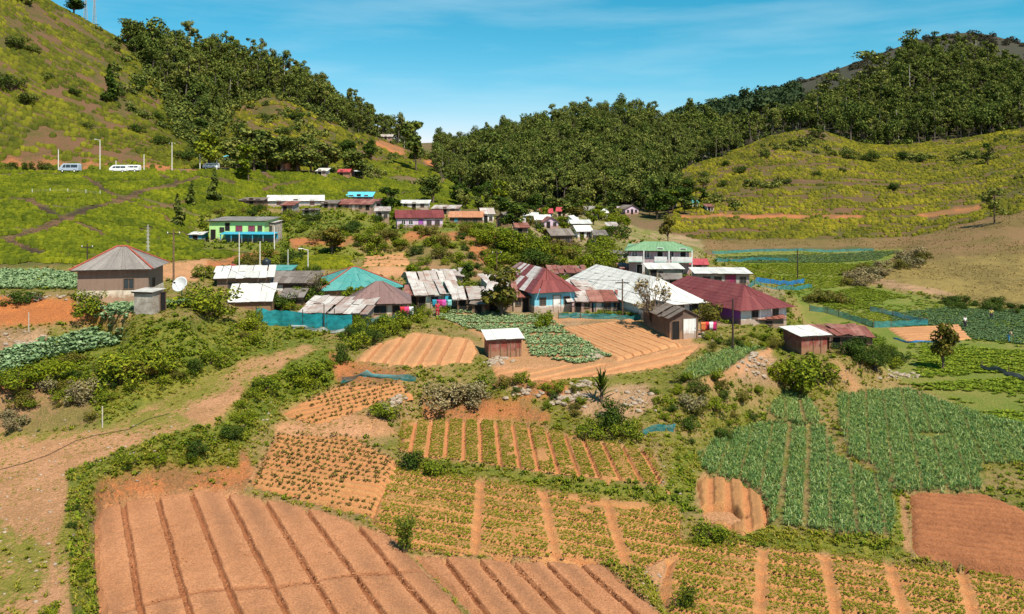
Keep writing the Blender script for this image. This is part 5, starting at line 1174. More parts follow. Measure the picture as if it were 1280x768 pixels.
small('blue-and-white cottage right of the red-roofed one on the tea slope', 436, 448, 221.5, 230, P_BLUE, R_WHITE, 'shed', 1.5, 0, 4, 0, back=1.9)
small('whitewashed hut on the tea slope below the dark trees', 396, 408, 220, 228, P_WHITE, R_WHITE, 'shed', 1.4, 0, 4, 0, back=2.2)
small('unplastered orange brick house between the roadside trees', 345, 357, 215, 226, P_ORANGE, R_RUST, 'gable_x', 2.6, .8, 5, 0)
small('pale roadside shop behind the poles', 280, 293, 204, 228, P_WHITE, R_SKY, 'shed', 1.8, 0, 4, 0, back=2.4)
small('white house on the far saddle between the hills', 552, 562, 190, 405, P_WHITE, R_WHITE, 'gable_x', 2.4, 1.6, 6, 20)
small('pale patched-roof building high on the left slope edge', 474, 490, 175, 385, P_GREY, R_PATCH, 'gable_x', 1.6, 1.2, 6, 0)


# smaller roofs filling the village
house('hut', 'low rusty-roofed hut squeezed between the purplish brown and patchwork roofs', 'hut', 508, 524, 384, 96, 3.5, 1.5, P_TIMBER, R_RUST, 'shed', 0, 6, .35, [door(0, .8, 1.35, DK)], back=2.1, jit=.1)
house('hut', 'small turquoise-roofed outbuilding just behind the black water tank', 'hut', 336, 362, 349, 108, 3, 1.2, P_GREY, R_TEAL, 'shed', 0, 0, .3, [win(0, .4, .7, .6)], back=1.5)
house('hut', 'low grey-roofed hut behind the patchwork roofs', 'hut', 545, 578, 358, 112, 4, 1.4, P_GREY, R_PATCH, 'shed', 0, 8, .4, [win(0, .5, .8, .6)], back=1.9, jit=.12)
house('hut', 'low hut with red and white sheets behind the dark red roof', 'hut', 690, 730, 352, 120, 4, 1.3, P_GREY, R_RUST, 'shed', 0, 4, .4, [win(.2, .4, .8, .6)], back=1.9, jit=.12)
house('hut', 'patched lean-to filling the gap between the blue wall and the tiny blue shop', 'hut', 722, 745, 382, 100, 4.5, 1.6, P_MAUVE, R_PATCH, 'shed', 0, 14, .4, [door(.1, .8, 1.4, DK)], back=2.5, jit=.14)
house('pen', 'small plank pen roofed with one bent sheet behind the washing line', 'pen', 590, 606, 392, 93, 2.2, 1.1, P_TIMBER, R_DARK, 'shed', 0, -8, .3, [door(0, .8, .95, DK)], back=1.5, jit=.1)
house('hut', 'pale blockwork store at the foot of the bank above the maroon roof', 'hut', 832, 850, 362, 116, 3, 1.5, P_BLOCK, R_DARK, 'shed', 0, 0, .3, [door(0, .8, 1.35, DK)], back=1.9)
house('shed', 'small shed with a sagging white roof left of the lime green house', 'shed', 236, 252, 303, 138, 3, 1.3, P_TURQ, R_WHITE, 'shed', 0, 0, .3, [door(0, .8, 1.2, DK)], back=1.6, jit=.08)
house('shed', 'open shed with a thin roof right of the lean-to by the brown shed', 'shed', 352, 376, 386, 86, 3, 1.2, P_TIMBER, R_DARK, 'shed', 0, 6, .4, [door(0, 1.2, 1.1, DK)], back=1.7, jit=.1)
house('hut', 'low rusty hut beside the path below the two-storey villa', 'hut', 778, 800, 344, 132, 3, 1.2, P_MAROON, R_RUST, 'shed', 0, 6, .3, [door(0, .8, 1.1, DK)], back=1.6, jit=.1)

# sheds on the terraces in front
r = house('tool_shed', 'small rusty red tin shed with a whitish slanting roof on the cabbage terrace', 'shed', 611, 652, 447, 73.5, 2.3, 1.75, P_RUST, R_WHITE, 'shed', 0, 12, .28, [door(.2, .75, 1.5, P_RUST, WD)], back=2.1, under=.5, jit=.03)
for x in (-1.4, -.45, .5, 1.4):
    m = MB(); m.box(x - .03, -.05, -.3, x + .03, -.012, 1.7); m.build('batten', WD, r)
r = house('shed', 'plank shed with a flat white roof on the scrubby knoll', 'shed', 1000, 1036, 442, 80, 3.0, 1.85, P_RUST, R_WHITE, 'shed', 0, 16, .35, [door(.1, .8, 1.6, P_RUST)], back=2.15, under=.6, jit=.03)
house('shed', 'collapsed dark shed with rusty red sheets right of the flat white roof', 'shed', 1036, 1066, 437, 81, 3, 1.5, P_TIMBER, R_RUST, 'shed', 0, 6, .45, [door(-.2, .8, 1.3, DK), win(.2, .5, .8, .6)], back=1.9, jit=.16)
house('shed', 'smallest rusty lean-to at the right end of the collapsed sheds', 'shed', 1066, 1090, 433, 82, 2.4, 1.1, P_TIMBER, R_RUST, 'shed', 0, -6, .4, [door(0, .8, 1.0, DK)], back=1.6, jit=.16)
house('shed', 'low rusty-roofed store against the white end wall of the maroon roof', 'shed', 942, 980, 408, 96, 2.0, .9, P_GREY, R_RUST, 'shed', 0, 4, .3, [win(0, .2, .8, .5)], back=1.3, jit=.08)
# ------------------------------------------------------------------ single trees and bushes
gr = np.random.default_rng(77)
def bush(rng, n=1500, size=.040, wide=.55):
    tv = []; blobs = [(0, 0, .38, wide * .62, wide * .62, .36)]
    for k in range(12):
        a = rng.random() * 6.28; r = wide * (.35 + .75 * rng.random()); c = (math.cos(a) * r, math.sin(a) * r, .12 + .75 * rng.random() * (1.1 - r / wide * .5)); s = .09 + .17 * rng.random()
        blobs.append((*c, s, s, s)); tv.append(trunk_arrays([(0, 0, -.1), (c[0] * .5, c[1] * .5, c[2] * .6), c], [.022, .014, .005], 5))
    return join(tv), foliage(blobs, n, size, rng, .6, .5, .55)
def leafy(rng, n=1300, size=.042, wide=.36, bare=.2):
    tv = [trunk_arrays([(0, 0, -.05), (.02, .01, bare), (0, .03, .6)], [.035, .026, .012], 7)]; blobs = []
    for k in range(11):
        a = rng.random() * 6.28; t = rng.random(); r = wide * (.25 + .6 * rng.random()) * (1 - .45 * t); c = (math.cos(a) * r, math.sin(a) * r, bare + .14 + (.80 - bare) * t); s = .10 + .10 * rng.random()
        blobs.append((*c, s * 1.1, s * 1.1, s * .8)); tv.append(trunk_arrays([(0, 0, bare * .9 + .3 * t * rng.random()), (c[0] * .6, c[1] * .6, c[2] - .06), c], [.016, .010, .003], 5))
    return join(tv), foliage(blobs, n, size, rng, .45, .5, .6)
def twiggy(rng, n=420, size=.022, wide=.3):
    tv = [trunk_arrays([(0, 0, -.05), (.01, 0, .2)], [.02, .016], 5)]; blobs = []
    for k in range(26):
        a = rng.random() * 6.28; r = wide * (.25 + .75 * rng.random()); c = (math.cos(a) * r, math.sin(a) * r, .45 + .55 * rng.random() * (1 - .3 * r / wide))
        m = (c[0] * .45, c[1] * .45, .2 + (c[2] - .2) * .55); tv.append(trunk_arrays([(0, 0, .12), m, c], [.009, .006, .002], 4)); blobs.append((*c, .06, .06, .08))
        for q in range(2):
            e = (c[0] + rng.normal() * .07, c[1] + rng.normal() * .07, c[2] + .02 + .06 * rng.random()); tv.append(trunk_arrays([m, e], [.004, .0015], 3))
    return join(tv), foliage(blobs, n, size, rng, .1, .3, .6)
def bamboo(rng, n=900):
    tv, C, Nn = [], [], []
    for k in range(9):
        a = rng.random() * 6.28; r = .10 * rng.random(); t = (math.cos(a) * (r + .14), math.sin(a) * (r + .14), .65 + .3 * rng.random()); tv.append(trunk_arrays([(math.cos(a) * r, math.sin(a) * r, -.05), (math.cos(a) * (r + .03), math.sin(a) * (r + .03), t[2] * .6), t], [.010, .008, .003], 4))
        for q in range(n // 9):
            s = .25 + .75 * rng.random(); C.append([t[0] * s + rng.normal() * .07, t[1] * s + rng.normal() * .07, t[2] * s + rng.normal() * .04]); Nn.append(rng.normal(size=3) + [0, 0, .3])
    return join(tv), leaf_quads(np.array(C), np.array(Nn), .05 * (.6 + .8 * rng.random(len(C))), .26, rng)
def spiky(rng):
    tv = [trunk_arrays([(0, 0, -.05), (0, 0, .45)], [.05, .035], 6)]; V, Qd = [], []
    for k in range(46):
        a = rng.random() * 6.28; el = .2 + 1.2 * rng.random(); z0 = .2 + .5 * rng.random(); d = np.array([math.cos(a) * math.cos(el), math.sin(a) * math.cos(el), math.sin(el)]); s = np.array([-math.sin(a), math.cos(a), 0]) * .022; p = np.array([0, 0, z0]); L = .32 + .25 * rng.random(); i = len(V)
        V += [p - s, p + s, p + d * L * .6 + s, p + d * L * .6 - s, p + d * L + np.array([0, 0, -.03]) + s * .15, p + d * L + np.array([0, 0, -.03]) - s * .15]; Qd += [(i, i + 1, i + 2, i + 3), (i + 3, i + 2, i + 4, i + 5)]
    return join(tv), (np.array(V), np.array(Qd))
KIND.update(bush=[bush(gr) for _ in range(5)], leafy=[leafy(gr) for _ in range(4)], twiggy=[twiggy(gr) for _ in range(2)], bamboo=[bamboo(gr) for _ in range(2)], spiky=[spiky(gr)], pine=[cone_tree(gr, 900, .045, .24) for _ in range(2)], gum=[euc(gr, n=900, size=.038, bare=.3, spread=.2) for _ in range(3)], openg=[euc(gr, n=420, size=.035, bare=.35, spread=.24) for _ in range(2)])
PLACED = []
def plant(px, py, hpx, kind, leafm, label, cat='bush', group=None, wide=1.0, barkm='bark', name=None, Y=None):
    p = hit1(px, py) if Y is None else at(px, Y); h = hpx / FPX * p.y
    PLACED.append((p.x, p.y))
    return tree(name or cat.replace(' ', '_'), kind, leafm, barkm, p - Vector((0, 0, .05 * h)), h * 1.05, wide, None, label, cat, group)
A_ = plant
A_(628,396,60,'leafy','leaf_olive','leafy yellow-tipped tree standing before the dark-fronted house','tree',wide=1.15)
A_(816,414,72,'twiggy','leaf_dry','tall nearly leafless shrub in front of the wide white roof','bush',wide=1.25)
A_(884,402,31,'bush','leaf_olive','round olive bush between the white hall wall and the purple annex','bush',wide=1.0)
A_(1178,462,60,'leafy','leaf_olive','lone slender tree with a lopsided crown beside the brown plot','tree',wide=.8)
A_(487,268,33,'leafy','leaf_dark','dense round dark tree left of the pink cottage','tree',wide=1.25)
A_(521,215,62,'gum','leaf_forest','tallest dark tree, alone on the skyline saddle','tree',wide=1.0)
A_(545,217,30,'openg','leaf_euc','thin open tree just right of the tallest saddle tree','tree')
A_(414,318,34,'leafy','leaf_olive','small umbrella-shaped tree on the bare bank','tree',wide=1.3)
A_(397,378,42,'twiggy','leaf_dry','gnarled nearly bare tree left of the turquoise roof','tree',wide=1.0)
A_(222,283,40,'pine','leaf_euc','narrow conical tree in the tea above the lime green house','tree')
A_(240,258,32,'pine','leaf_forest','shorter conical tree in the upper tea field','tree')
A_(268,252,42,'pine','leaf_forest','dark ragged conifer at the right edge of the tea field','tree',wide=.85)
A_(311,228,46,'gum','leaf_lime','pale green tree with a pointed crown by the roadside','tree',wide=1.2)
A_(262,212,46,'leafy','leaf_shrub','bright green full-crowned tree at the bend of the road','tree',wide=1.1)
A_(137,127,46,'pine','leaf_dark','solitary dark tree halfway up the left tea hill','tree',wide=1.0)
A_(835,302,33,'leafy','leaf_olive','slender tree with a round crown against the brown grass slope','tree',wide=.8)
A_(1243,280,44,'openg','leaf_euc','thin open-crowned tree at the right end of the tea hill','tree',wide=1.2)
A_(821,274,34,'leafy','leaf_dark','big round tree beside the far pale pink cottage','tree',wide=1.5)
A_(645,290,36,'leafy','leaf_dark','dark round tree beside the far patched hut','tree',wide=1.3)
A_(541,255,34,'leafy','leaf_forest','broad dark tree on the tea slope above the whitewashed row','tree',wide=1.3)
A_(575,262,30,'gum','leaf_euc','slim tree at the lower end of the tea slope','tree')
A_(435,200,24,'leafy','leaf_dark','dark tree pair growing on the slope above the red-roofed cottage','tree',wide=1.3)
A_(463,200,26,'leafy','leaf_dark','dark tree below the orange cut bank','tree',wide=1.0)
for x, y, h in ((300,214,48),(318,215,62),(334,214,58),(352,216,46),(372,216,44),(388,216,30),(408,216,38),(440,222,34),(454,226,26)):
    A_(x,y,h,'gum' if x % 4 else 'leafy','leaf_forest' if x % 3 else 'leaf_euc','dark green tree in the row above the tea road','tree','trees along the tea road',wide=1.3)
for x, y, h in ((15,212,12),(35,213,13),(55,212,12)):
    A_(x,y,h,'bush','leaf_dark','small round shrub in the row under the red road cutting','bush','shrubs under the road cutting')
for i, (x, y, h) in enumerate(((280,180,12),(300,165,14),(330,150,12),(355,170,13),(390,180,14),(415,195,12),(340,190,16),(370,150,14),(290,200,16),(430,185,12))):
    A_(x,y,h,'bush','leaf_dark' if i % 2 else 'leaf_forest','dark shrub dotted on the tea ridge before the left wood','shrub','shrubs on the tea ridge before the left wood',wide=1.2)
for i, (x, y, h) in enumerate(((957,196,13),(925,217,13),(905,208,10),(880,222,10),(893,196,10),(1022,220,9),(1052,215,8),(982,230,9),(1115,238,12),(1060,198,14),(1235,206,26),(1020,172,14),(990,181,9),(905,232,10),(1210,198,12),(1150,203,10),(1130,200,14),(1085,202,16))):
    A_(x,y,h,'bush' if h < 20 else 'openg','leaf_dark' if i % 3 else 'leaf_forest','small dark shrub dotted on the right tea hill','shrub','bushes dotted on the right tea hill',wide=1.2)
for i, (x, y, h) in enumerate(((30,130,18),(12,110,22),(62,215,10),(90,120,12),(40,65,10),(170,165,12),(150,120,12),(200,150,12),(20,60,18),(200,180,14),(110,160,10),(175,110,12),(60,100,12),(230,200,16))):
    A_(x,y,h,'bush','leaf_dark' if i % 2 else 'leaf_forest','dark shrub scattered on the steep left tea hill','shrub','bushes on the left tea hill',wide=1.4)
A_(1148,64,36,'openg','leaf_euc','tallest open-crowned tree on the crest of the right wood','tree',wide=1.3,Y=585)
A_(1085,104,44,'openg','leaf_euc','windswept open tree standing proud left of the crest of the right wood','tree',wide=1.5,Y=578)
A_(1035,122,40,'openg','leaf_euc','flat-topped open tree on the lower skyline of the right wood','tree',wide=1.6,Y=572)
A_(160,66,34,'openg','leaf_euc','sparse skyline tree between the two left hills','tree',wide=1.2,Y=305)
A_(92,14,22,'leafy','leaf_dark','dark crown on the crest beside the lattice masts','tree',wide=1.6,Y=302)
# village bushes
A_(257,392,44,'bush','leaf_shrub','big leafy bush in front of the white satellite dish','bush',wide=1.35)
A_(268,394,30,'bush','leaf_lime','bright lower bush at the right foot of the big leafy bush','bush',wide=1.3)
A_(112,389,36,'bush','leaf_shrub','round bright bush at the left front corner of the grey hipped farmhouse','bush',wide=1.1)
A_(28,378,20,'bush','leaf_dark','dark low bush on the edge of the orange cut bank','bush',wide=1.6)
A_(372,378,24,'bush','leaf_shrub','leafy bush between the white lean-to and the workshop','bush',wide=1.3)
A_(318,406,26,'bush','leaf_shrub','narrow shrub at the left end of the turquoise yard screen','bush',wide=.6)
A_(680,410,26,'bush','leaf_lime','bright bush at the foot of the blue-walled house','bush',wide=.9)
A_(555,392,14,'bush','leaf_lime','low bush under the mint-walled house','bush',wide=1.4)
A_(1000,488,52,'bush','leaf_shrub','largest bush on the knoll below the plank shed','bush',wide=1.1)
A_(975,478,36,'bush','leaf_lime','paler bush at the left side of the knoll','bush',wide=1.0)
A_(1025,478,32,'bush','leaf_shrub','bush hugging the right side of the knoll','bush',wide=1.2)
A_(505,692,50,'bamboo','leaf_bamboo','feathery bamboo clump at the corner of the raked field','bamboo clump',wide=1.0)
A_(858,772,48,'bamboo','leaf_bamboo','feathery bamboo clump at the bottom edge by the pale path','bamboo clump',wide=1.0)
A_(513,592,40,'bush','leaf_dark','dark upright shrub between the seedling plot and the strip beds','bush',wide=.8)
A_(540,596,28,'bush','leaf_shrub','lower leafy shrub leaning right of the dark upright shrub','bush',wide=1.1)
A_(893,678,32,'bush','leaf_shrub','leafy bush below the dug-out puddle','bush',wide=1.2)
A_(752,503,42,'spiky','leaf_dark','tall spiky plant on the bank behind the strip beds','plant',wide=1.1)
A_(768,528,38,'bush','leaf_dark','dark shrub at the foot of the tall spiky plant','bush',wide=1.0)
A_(785,545,26,'bush','leaf_shrub','green shrub hanging over the end of the strip beds','bush',wide=1.3)
A_(740,548,22,'bush','leaf_shrub','low shrub on the stony bank left of the dark shrub','bush',wide=1.5)
A_(562,507,40,'bush','leaf_dry','wide greyish dry bush mound under the tan field','bush',wide=1.25)
A_(592,500,30,'bush','leaf_dry','smaller dry bush against the greyish mound','bush',wide=1.2)
A_(862,512,26,'bush','leaf_dry','pale dry bush on the slope left of the leeks','bush',wide=1.1)
A_(480,520,22,'bush','leaf_shrub','low shrub on the rubble patch beside the seedlings','bush',wide=1.5)
A_(428,452,30,'bush','leaf_dark','small dark tree-like bush at the head of the dirt path','bush',wide=.7)
A_(150,478,52,'bush','leaf_shrub','largest dark-hearted bush on the slope under the cabbages','bush',wide=1.15)
A_(104,505,44,'bush','leaf_dry','grey withered bush hanging over the red bank','bush',wide=.8)
A_(190,466,34,'bush','leaf_shrub','leafy bush right of the largest slope bush','bush',wide=1.4)
A_(20,486,34,'bush','leaf_shrub','bush at the left edge above the red bank','bush',wide=1.3)
A_(65,480,34,'bush','leaf_lime','pale bush between the left edge bush and the withered one','bush',wide=1.3)
A_(65,768,16,'bush','leaf_lime','low bright weed clump at the bottom left corner','weed',wide=1.6)
rng_g = np.random.default_rng(9)
def thicket(poly, n, hlo, hhi, leafs, label, group, kinds=('bush',), wide=1.2, cat='bush', mind=5, ymin=0, ymax=999):
    P_ = np.array(poly, float); got = []; tries = 0
    while len(got) < n and tries < 4000:
        tries += 1; x = P_[:, 0].min() + np.ptp(P_[:, 0]) * rng_g.random(); y = P_[:, 1].min() + np.ptp(P_[:, 1]) * rng_g.random()
        if not inpoly(np.array([x]), np.array([y]), poly)[0]: continue
        if any((x - a) ** 2 + ((y - b) * 1.6) ** 2 < mind ** 2 for a, b in got): continue
        w = hit1(x, y)
        if not (ymin < w.y < ymax): continue
        if any(abs(w.x - hx) < hw and abs(w.y - hy - hd / 2) < hd / 2 + .6 for hx, hy, hw, hd in HFOOT): continue
        got.append((x, y)); A_(x, y, hlo + (hhi - hlo) * rng_g.random() ** 1.5, kinds[int(rng_g.integers(0, len(kinds)))], leafs[int(rng_g.integers(0, len(leafs)))], label, cat, group, wide=wide * (.8 + .5 * rng_g.random()))
MIX = ('leaf_shrub', 'leaf_shrub', 'leaf_dark', 'leaf_lime', 'leaf_olive')
thicket([(5,475),(150,440),(250,408),(330,404),(395,418),(280,452),(190,498),(130,525),(60,500)], 26, 10, 24, ('leaf_shrub','leaf_lime','leaf_shrub','leaf_dark','leaf_olive'), 'leafy bush crowding the green slope above the dirt path', 'bushes on the slope above the dirt path', mind=13, cat='shrub')
thicket([(300,500),(370,455),(420,440),(415,465),(340,520),(310,560),(240,580),(130,595),(110,640),(112,760),(95,760),(88,640),(110,592),(220,548),(280,530)], 22, 7, 24, ('leaf_shrub','leaf_lime','leaf_lime','leaf_shrub','leaf_dark'), 'low bush in the green strip along the dirt path', 'bushes in the strip along the dirt path', mind=10, wide=1.3, cat='shrub')
thicket([(420,440),(440,412),(480,410),(520,385),(545,390),(500,415),(470,430),(445,440)], 15, 16, 30, ('leaf_shrub','leaf_dark','leaf_shrub'), 'leafy bush in the hedge left of the cabbage terrace', 'hedge bushes left of the cabbage terrace', mind=11, wide=.9, cat='hedge bush')
thicket([(600,300),(690,312),(775,315),(775,345),(640,340),(600,345)], 34, 14, 30, MIX, 'bush in the thicket on the bank behind the red roof', 'thicket on the bank behind the red roof', mind=9, wide=1.2)
thicket([(345,272),(500,272),(640,292),(640,305),(560,300),(480,310),(440,305),(350,292)], 34, 8, 18, MIX, 'bush on the green terraces below the pink cottage', 'bushes on the terraces below the pink cottage', mind=9, wide=1.3)
thicket([(640,268),(770,268),(800,290),(780,312),(720,315),(640,300)], 34, 9, 22, MIX, 'shrub among the far cottages under the middle wood', 'shrubs among the far cottages', mind=9, kinds=('bush','bush','leafy'), wide=1.2, cat='shrub')
thicket([(560,235),(650,258),(840,262),(845,245),(880,235),(880,262),(830,275),(640,275),(570,262)], 40, 14, 34, ('leaf_forest','leaf_shrub','leaf_euc','leaf_dark'), 'tree at the foot of the middle wood behind the far cottages', 'trees at the foot of the middle wood', kinds=('leafy','gum','broad'), cat='tree', mind=8, wide=1.2)
thicket([(270,268),(330,262),(345,275),(300,275)], 8, 8, 14, MIX, 'bush above the lime green house', 'bushes above the lime green house', mind=8)
thicket([(245,345),(330,318),(400,322),(395,345),(300,340),(262,352)], 16, 8, 20, MIX, 'bush behind the flat white shed roof', 'bushes behind the flat white shed roof', mind=10)
thicket([(1040,425),(1095,432),(1140,450),(1110,470),(1060,452)], 12, 14, 24, ('leaf_dark','leaf_shrub','leaf_dark'), 'dark bush in the row below the collapsed sheds', 'dark bushes below the collapsed sheds', mind=10)
thicket([(800,480),(860,470),(960,470),(960,520),(880,560),(830,550)], 22, 9, 20, MIX, 'small bush on the weedy slope left of the leeks', 'bushes on the weedy slope left of the leeks', mind=14)
thicket([(1055,358),(1070,345),(1100,335),(1130,322),(1165,314),(1150,330),(1100,350),(1080,360)], 16, 10, 20, ('leaf_dry','leaf_dry','leaf_olive'), 'brownish bush in the dry hedge across the valley', 'bushes of the dry hedge across the valley', mind=8, wide=1.5, cat='hedge bush', )
thicket([(1015,372),(1050,372),(1055,382),(1015,382)], 4, 10, 18, ('leaf_dry','leaf_olive'), 'brown bush in the small clump amid the valley plots', 'brown bushes amid the valley plots', mind=9, wide=1.3)
thicket([(1180,376),(1290,384),(1290,395),(1240,392),(1185,384)], 12, 8, 14, ('leaf_dark',), 'dark bush in the hedge at the right edge of the valley', 'dark hedge at the right edge of the valley', mind=9, wide=1.6, cat='hedge bush')
thicket([(880,420),(960,425),(985,440),(950,436),(880,445)], 10, 8, 16, MIX, 'bush behind the sloping leek patch', 'bushes behind the sloping leek patch', mind=10)
thicket([(640,470),(700,482),(740,500),(720,530),(660,500),(600,500)], 14, 8, 18, MIX, 'bush on the red bank under the long tan field', 'bushes on the red bank under the long tan field', mind=12)
thicket([(705,392),(805,394),(805,398),(705,397)], 10, 6, 10, ('leaf_shrub','leaf_lime'), 'small bush along the net before the tiny blue shop', 'bushes along the net before the blue shop', mind=8)
thicket([(175,70),(235,110),(262,150),(262,205),(246,200),(235,150)], 22, 8, 20, ('leaf_forest','leaf_euc','leaf_dark','leaf_olive'), 'scrubby tree in the ravine between the left hills', 'scrubby trees in the ravine', kinds=('low','low','leafy'), cat='tree', mind=9, wide=1.3)

thicket([(455,402),(520,384),(700,392),(735,362),(650,345),(520,350),(440,365),(330,380),(330,395),(400,380)], 34, 12, 28, MIX, 'bush growing in a yard between the village houses', 'bushes in the village yards', mind=9, wide=1.0, kinds=('bush','bush','leafy'))
thicket([(740,352),(880,352),(940,372),(985,380),(985,400),(880,395),(800,345)], 12, 10, 22, MIX, 'bush beside the houses at the valley edge', 'bushes beside the houses at the valley edge', mind=10)
thicket([(880,425),(985,405),(1000,420),(990,440),(960,435),(900,432)], 10, 9, 18, MIX, 'bush on the weedy ground below the maroon roof', 'bushes below the maroon roof', mind=10)

thicket([(0,488),(105,484),(125,528),(0,538)], 12, 8, 22, ('leaf_dry','leaf_dry','leaf_olive','leaf_shrub'), 'withered shrub on the brown bank above the dirt path', 'withered shrubs on the brown bank', mind=12, wide=1.3, cat='shrub')

thicket([(440,302),(520,302),(640,305),(625,345),(520,346),(515,318),(445,318)], 34, 7, 20, MIX, 'bush scattered on the cut terraces above the patchwork roofs', 'bushes on the cut terraces', mind=9, wide=1.3)
# ------------------------------------------------------------------ poles, masts
TEALN = mat_net('turquoise netting', (.035, .25, .26), .72); BLUEN = mat_net('blue sheet', (.03, .18, .40), .95)
def pole(px, base, top, label, mat, kind='plain', r=.10, group=None, Y=None, name='utility_pole'):
    p = hit1(px, base) if Y is None else at(px, Y); h = (base - top) / FPX * p.y
    if Y is not None: h = p_h(px, top, p)
    o = tag(empty(name, p), label, 'pole', group); m = MB(); m.bar((0, 0, -.4), (0, 0, h), r, r * .7, 8); m.build('shaft', mat, o)
    if kind in ('arm', 'cross'):
        m = MB(); m.box(-.8, -.05, h - .5, .8, .05, h - .38); m.build('crossarm', M['wood_dark'], o)
        for x in (-.7, 0, .7):
            m = MB(); m.bar((x, 0, h - .38), (x, 0, h - .2), .05, .035, 6); m.build('insulator', WM, o)
    if kind == 'lamp':
        m = MB(); m.bar((0, 0, h - .1), (-.9, -.1, h + .15), .04, n=5); a = m.build('arm', mat, o); m = MB(); m.box(-1.3, -.2, h + .08, -.8, .0, h + .2); m.build('lamp_head', WM, a)
    if kind == 'lattice':
        m = MB()
        for k in range(7):
            z = h * (k + 1) / 8; m.bar((-.3, 0, z), (.3, 0, z + .25), .03, n=4); m.bar((.3, 0, z), (-.3, 0, z + .25), .03, n=4)
        m.build('lattice', M['concrete'], o); m = MB(); m.box(-.7, -.05, h - .3, .7, .05, h - .2); m.build('crossarm', M['wood_dark'], o)
    return o
def p_h(px, top, p): return CZ - (top - HY) / FPX * p.y - p.z
CONC = mat_plain('pale concrete pole', (.62, .58, .52), .8, 0, .15)
RP = [(73,216,187,'plain'),(125,215,175,'lamp'),(180,215,193,'plain'),(215,214,178,'arm'),(250,213,193,'plain'),(271,213,193,'plain'),(145,215,201,'plain')]
RL = ['pale concrete roadside pole left of the silver minibus','tall white roadside lamp pole between the minibus and the white vans','short pale roadside pole right of the white vans','tall leaning roadside pole with a crossarm above the tea','thin roadside pole left of the bright green tree','thin roadside pole right of the bright green tree','slim post in front of the first white van']
for (a, b, c, k), l in zip(RP, RL): pole(a, b, c, l, CONC, k, .13)
pole(217,354,288,'brown wooden utility pole behind the white satellite dish',M['wood'],'cross',.13)
pole(185,318,281,'dark lattice utility pole behind the grey hipped roof',M['concrete'],'lattice',.10)
pole(109,330,305,'dark utility pole whose top shows over the left end of the grey hipped roof',M['wood_dark'],'cross',.10)
pole(299,338,291,'thin white pole left of the black water tank',CONC,'plain',.08)
pole(325,340,302,'white pole right beside the black water tank',CONC,'plain',.09)
pole(343,312,283,'short white pole under the right end of the blue veranda',CONC,'plain',.08)
pole(385,344,312,'lamp pole behind the gnarled bare tree',CONC,'lamp',.08)
pole(360,342,312,'thin grey pole between the water tank and the lamp pole',CONC,'plain',.06)
pole(621,345,313,'dark wooden pole on the bank behind the red roof',M['wood'],'cross',.09)
pole(778,396,349,'brown pole in front of the wide white roof',M['wood'],'cross',.10)
pole(916,440,374,'bare black pole at the edge of the sloping leek patch',M['wood_dark'],'plain',.11)
pole(997,348,312,'black pole standing among the far valley plots',M['wood_dark'],'plain',.14)
pole(405,413,380,'black fence pole in the middle of the turquoise yard screen',M['wood_dark'],'plain',.06)
pole(418,413,386,'shorter black fence pole near the right end of the yard screen',M['wood_dark'],'plain',.06)
pole(128,534,508,'weathered leaning stake at the foot of the red bank',M['bark_pale'],'plain',.06,name='stake')
pole(36,414,391,'short stake before the orange cut bank',M['bark_pale'],'plain',.06,name='stake')
def mast(px, base, top, label, Y):
    p = at(px, Y); h = p_h(px, top, p); o = tag(empty('radio_mast', p), label, 'mast'); m = MB()
    for k in range(3):
        a = 2.09 * k; m.bar((math.cos(a) * .9, math.sin(a) * .9, -.5), (math.cos(a) * .25, math.sin(a) * .25, h), .09, n=4)
    for j in range(9):
        z = h * j / 9; r = .9 - .65 * j / 9
        for k in range(3):
            a, b = 2.09 * k, 2.09 * (k + 1); m.bar((math.cos(a) * r, math.sin(a) * r, z), (math.cos(b) * r, math.sin(b) * r, z + h / 9), .05, n=3)
    m.build('lattice', M['concrete'], o); m = MB(); m.box(-1.2, -.06, h - .2, 1.2, .06, h - .08); m.build('crossarm', M['concrete'], o)
mast(107, 22, -2, 'left lattice mast on the crest of the left hill', 303); mast(118, 26, 0, 'right lattice mast on the crest of the left hill', 304)
# overhead wires
def wire(label, pts, sag=1.2, r=.022):
    m = MB(); P_ = []
    for a, b in zip(pts[:-1], pts[1:]):
        for k in range(10):
            t = k / 10; q = Vector(a).lerp(Vector(b), t); q.z -= sag * 4 * t * (1 - t); P_.append(q)
    P_.append(Vector(pts[-1])); m.tube(P_, r, 3); tag(m.build('power_line', M['dark']), label, 'wire')
wire('wire running from the brown utility pole along the village roofs', [pt(217, 290, hit1(217,354).y), pt(405, 380, hit1(405,413).y)])
wire('wire between the wooden bank pole and the brown pole by the white roof', [pt(621, 315, hit1(621,345).y), pt(778, 351, hit1(778,396).y)])
wire('wire from the brown pole by the white roof to the bare black pole', [pt(778, 351, hit1(778,396).y), pt(916, 376, hit1(916,440).y)])
wire('roadside wire strung along the pale concrete poles', [pt(-40, 196, 190), pt(73, 188, 193), pt(125, 178, 196), pt(180, 194, 199), pt(215, 180, 201)], 1.0)
wire('thin dark wire sagging from the brown utility pole to the pole by the white roof', [pt(217, 291, hit1(217,354).y), pt(360, 314, hit1(360,342).y), pt(621, 316, hit1(621,345).y)])
# irrigation hose on the path
hs = [(0,588),(30,580),(60,570),(95,552),(120,545),(160,538),(185,525),(212,518)]
Pp = [hit1(a, b) + Vector((0, 0, .06)) for a, b in hs]; m = MB(); m.tube(Pp, .02, 5); tag(m.build('water_hose', M['dark']), 'black water hose winding across the bare dirt path', 'hose')

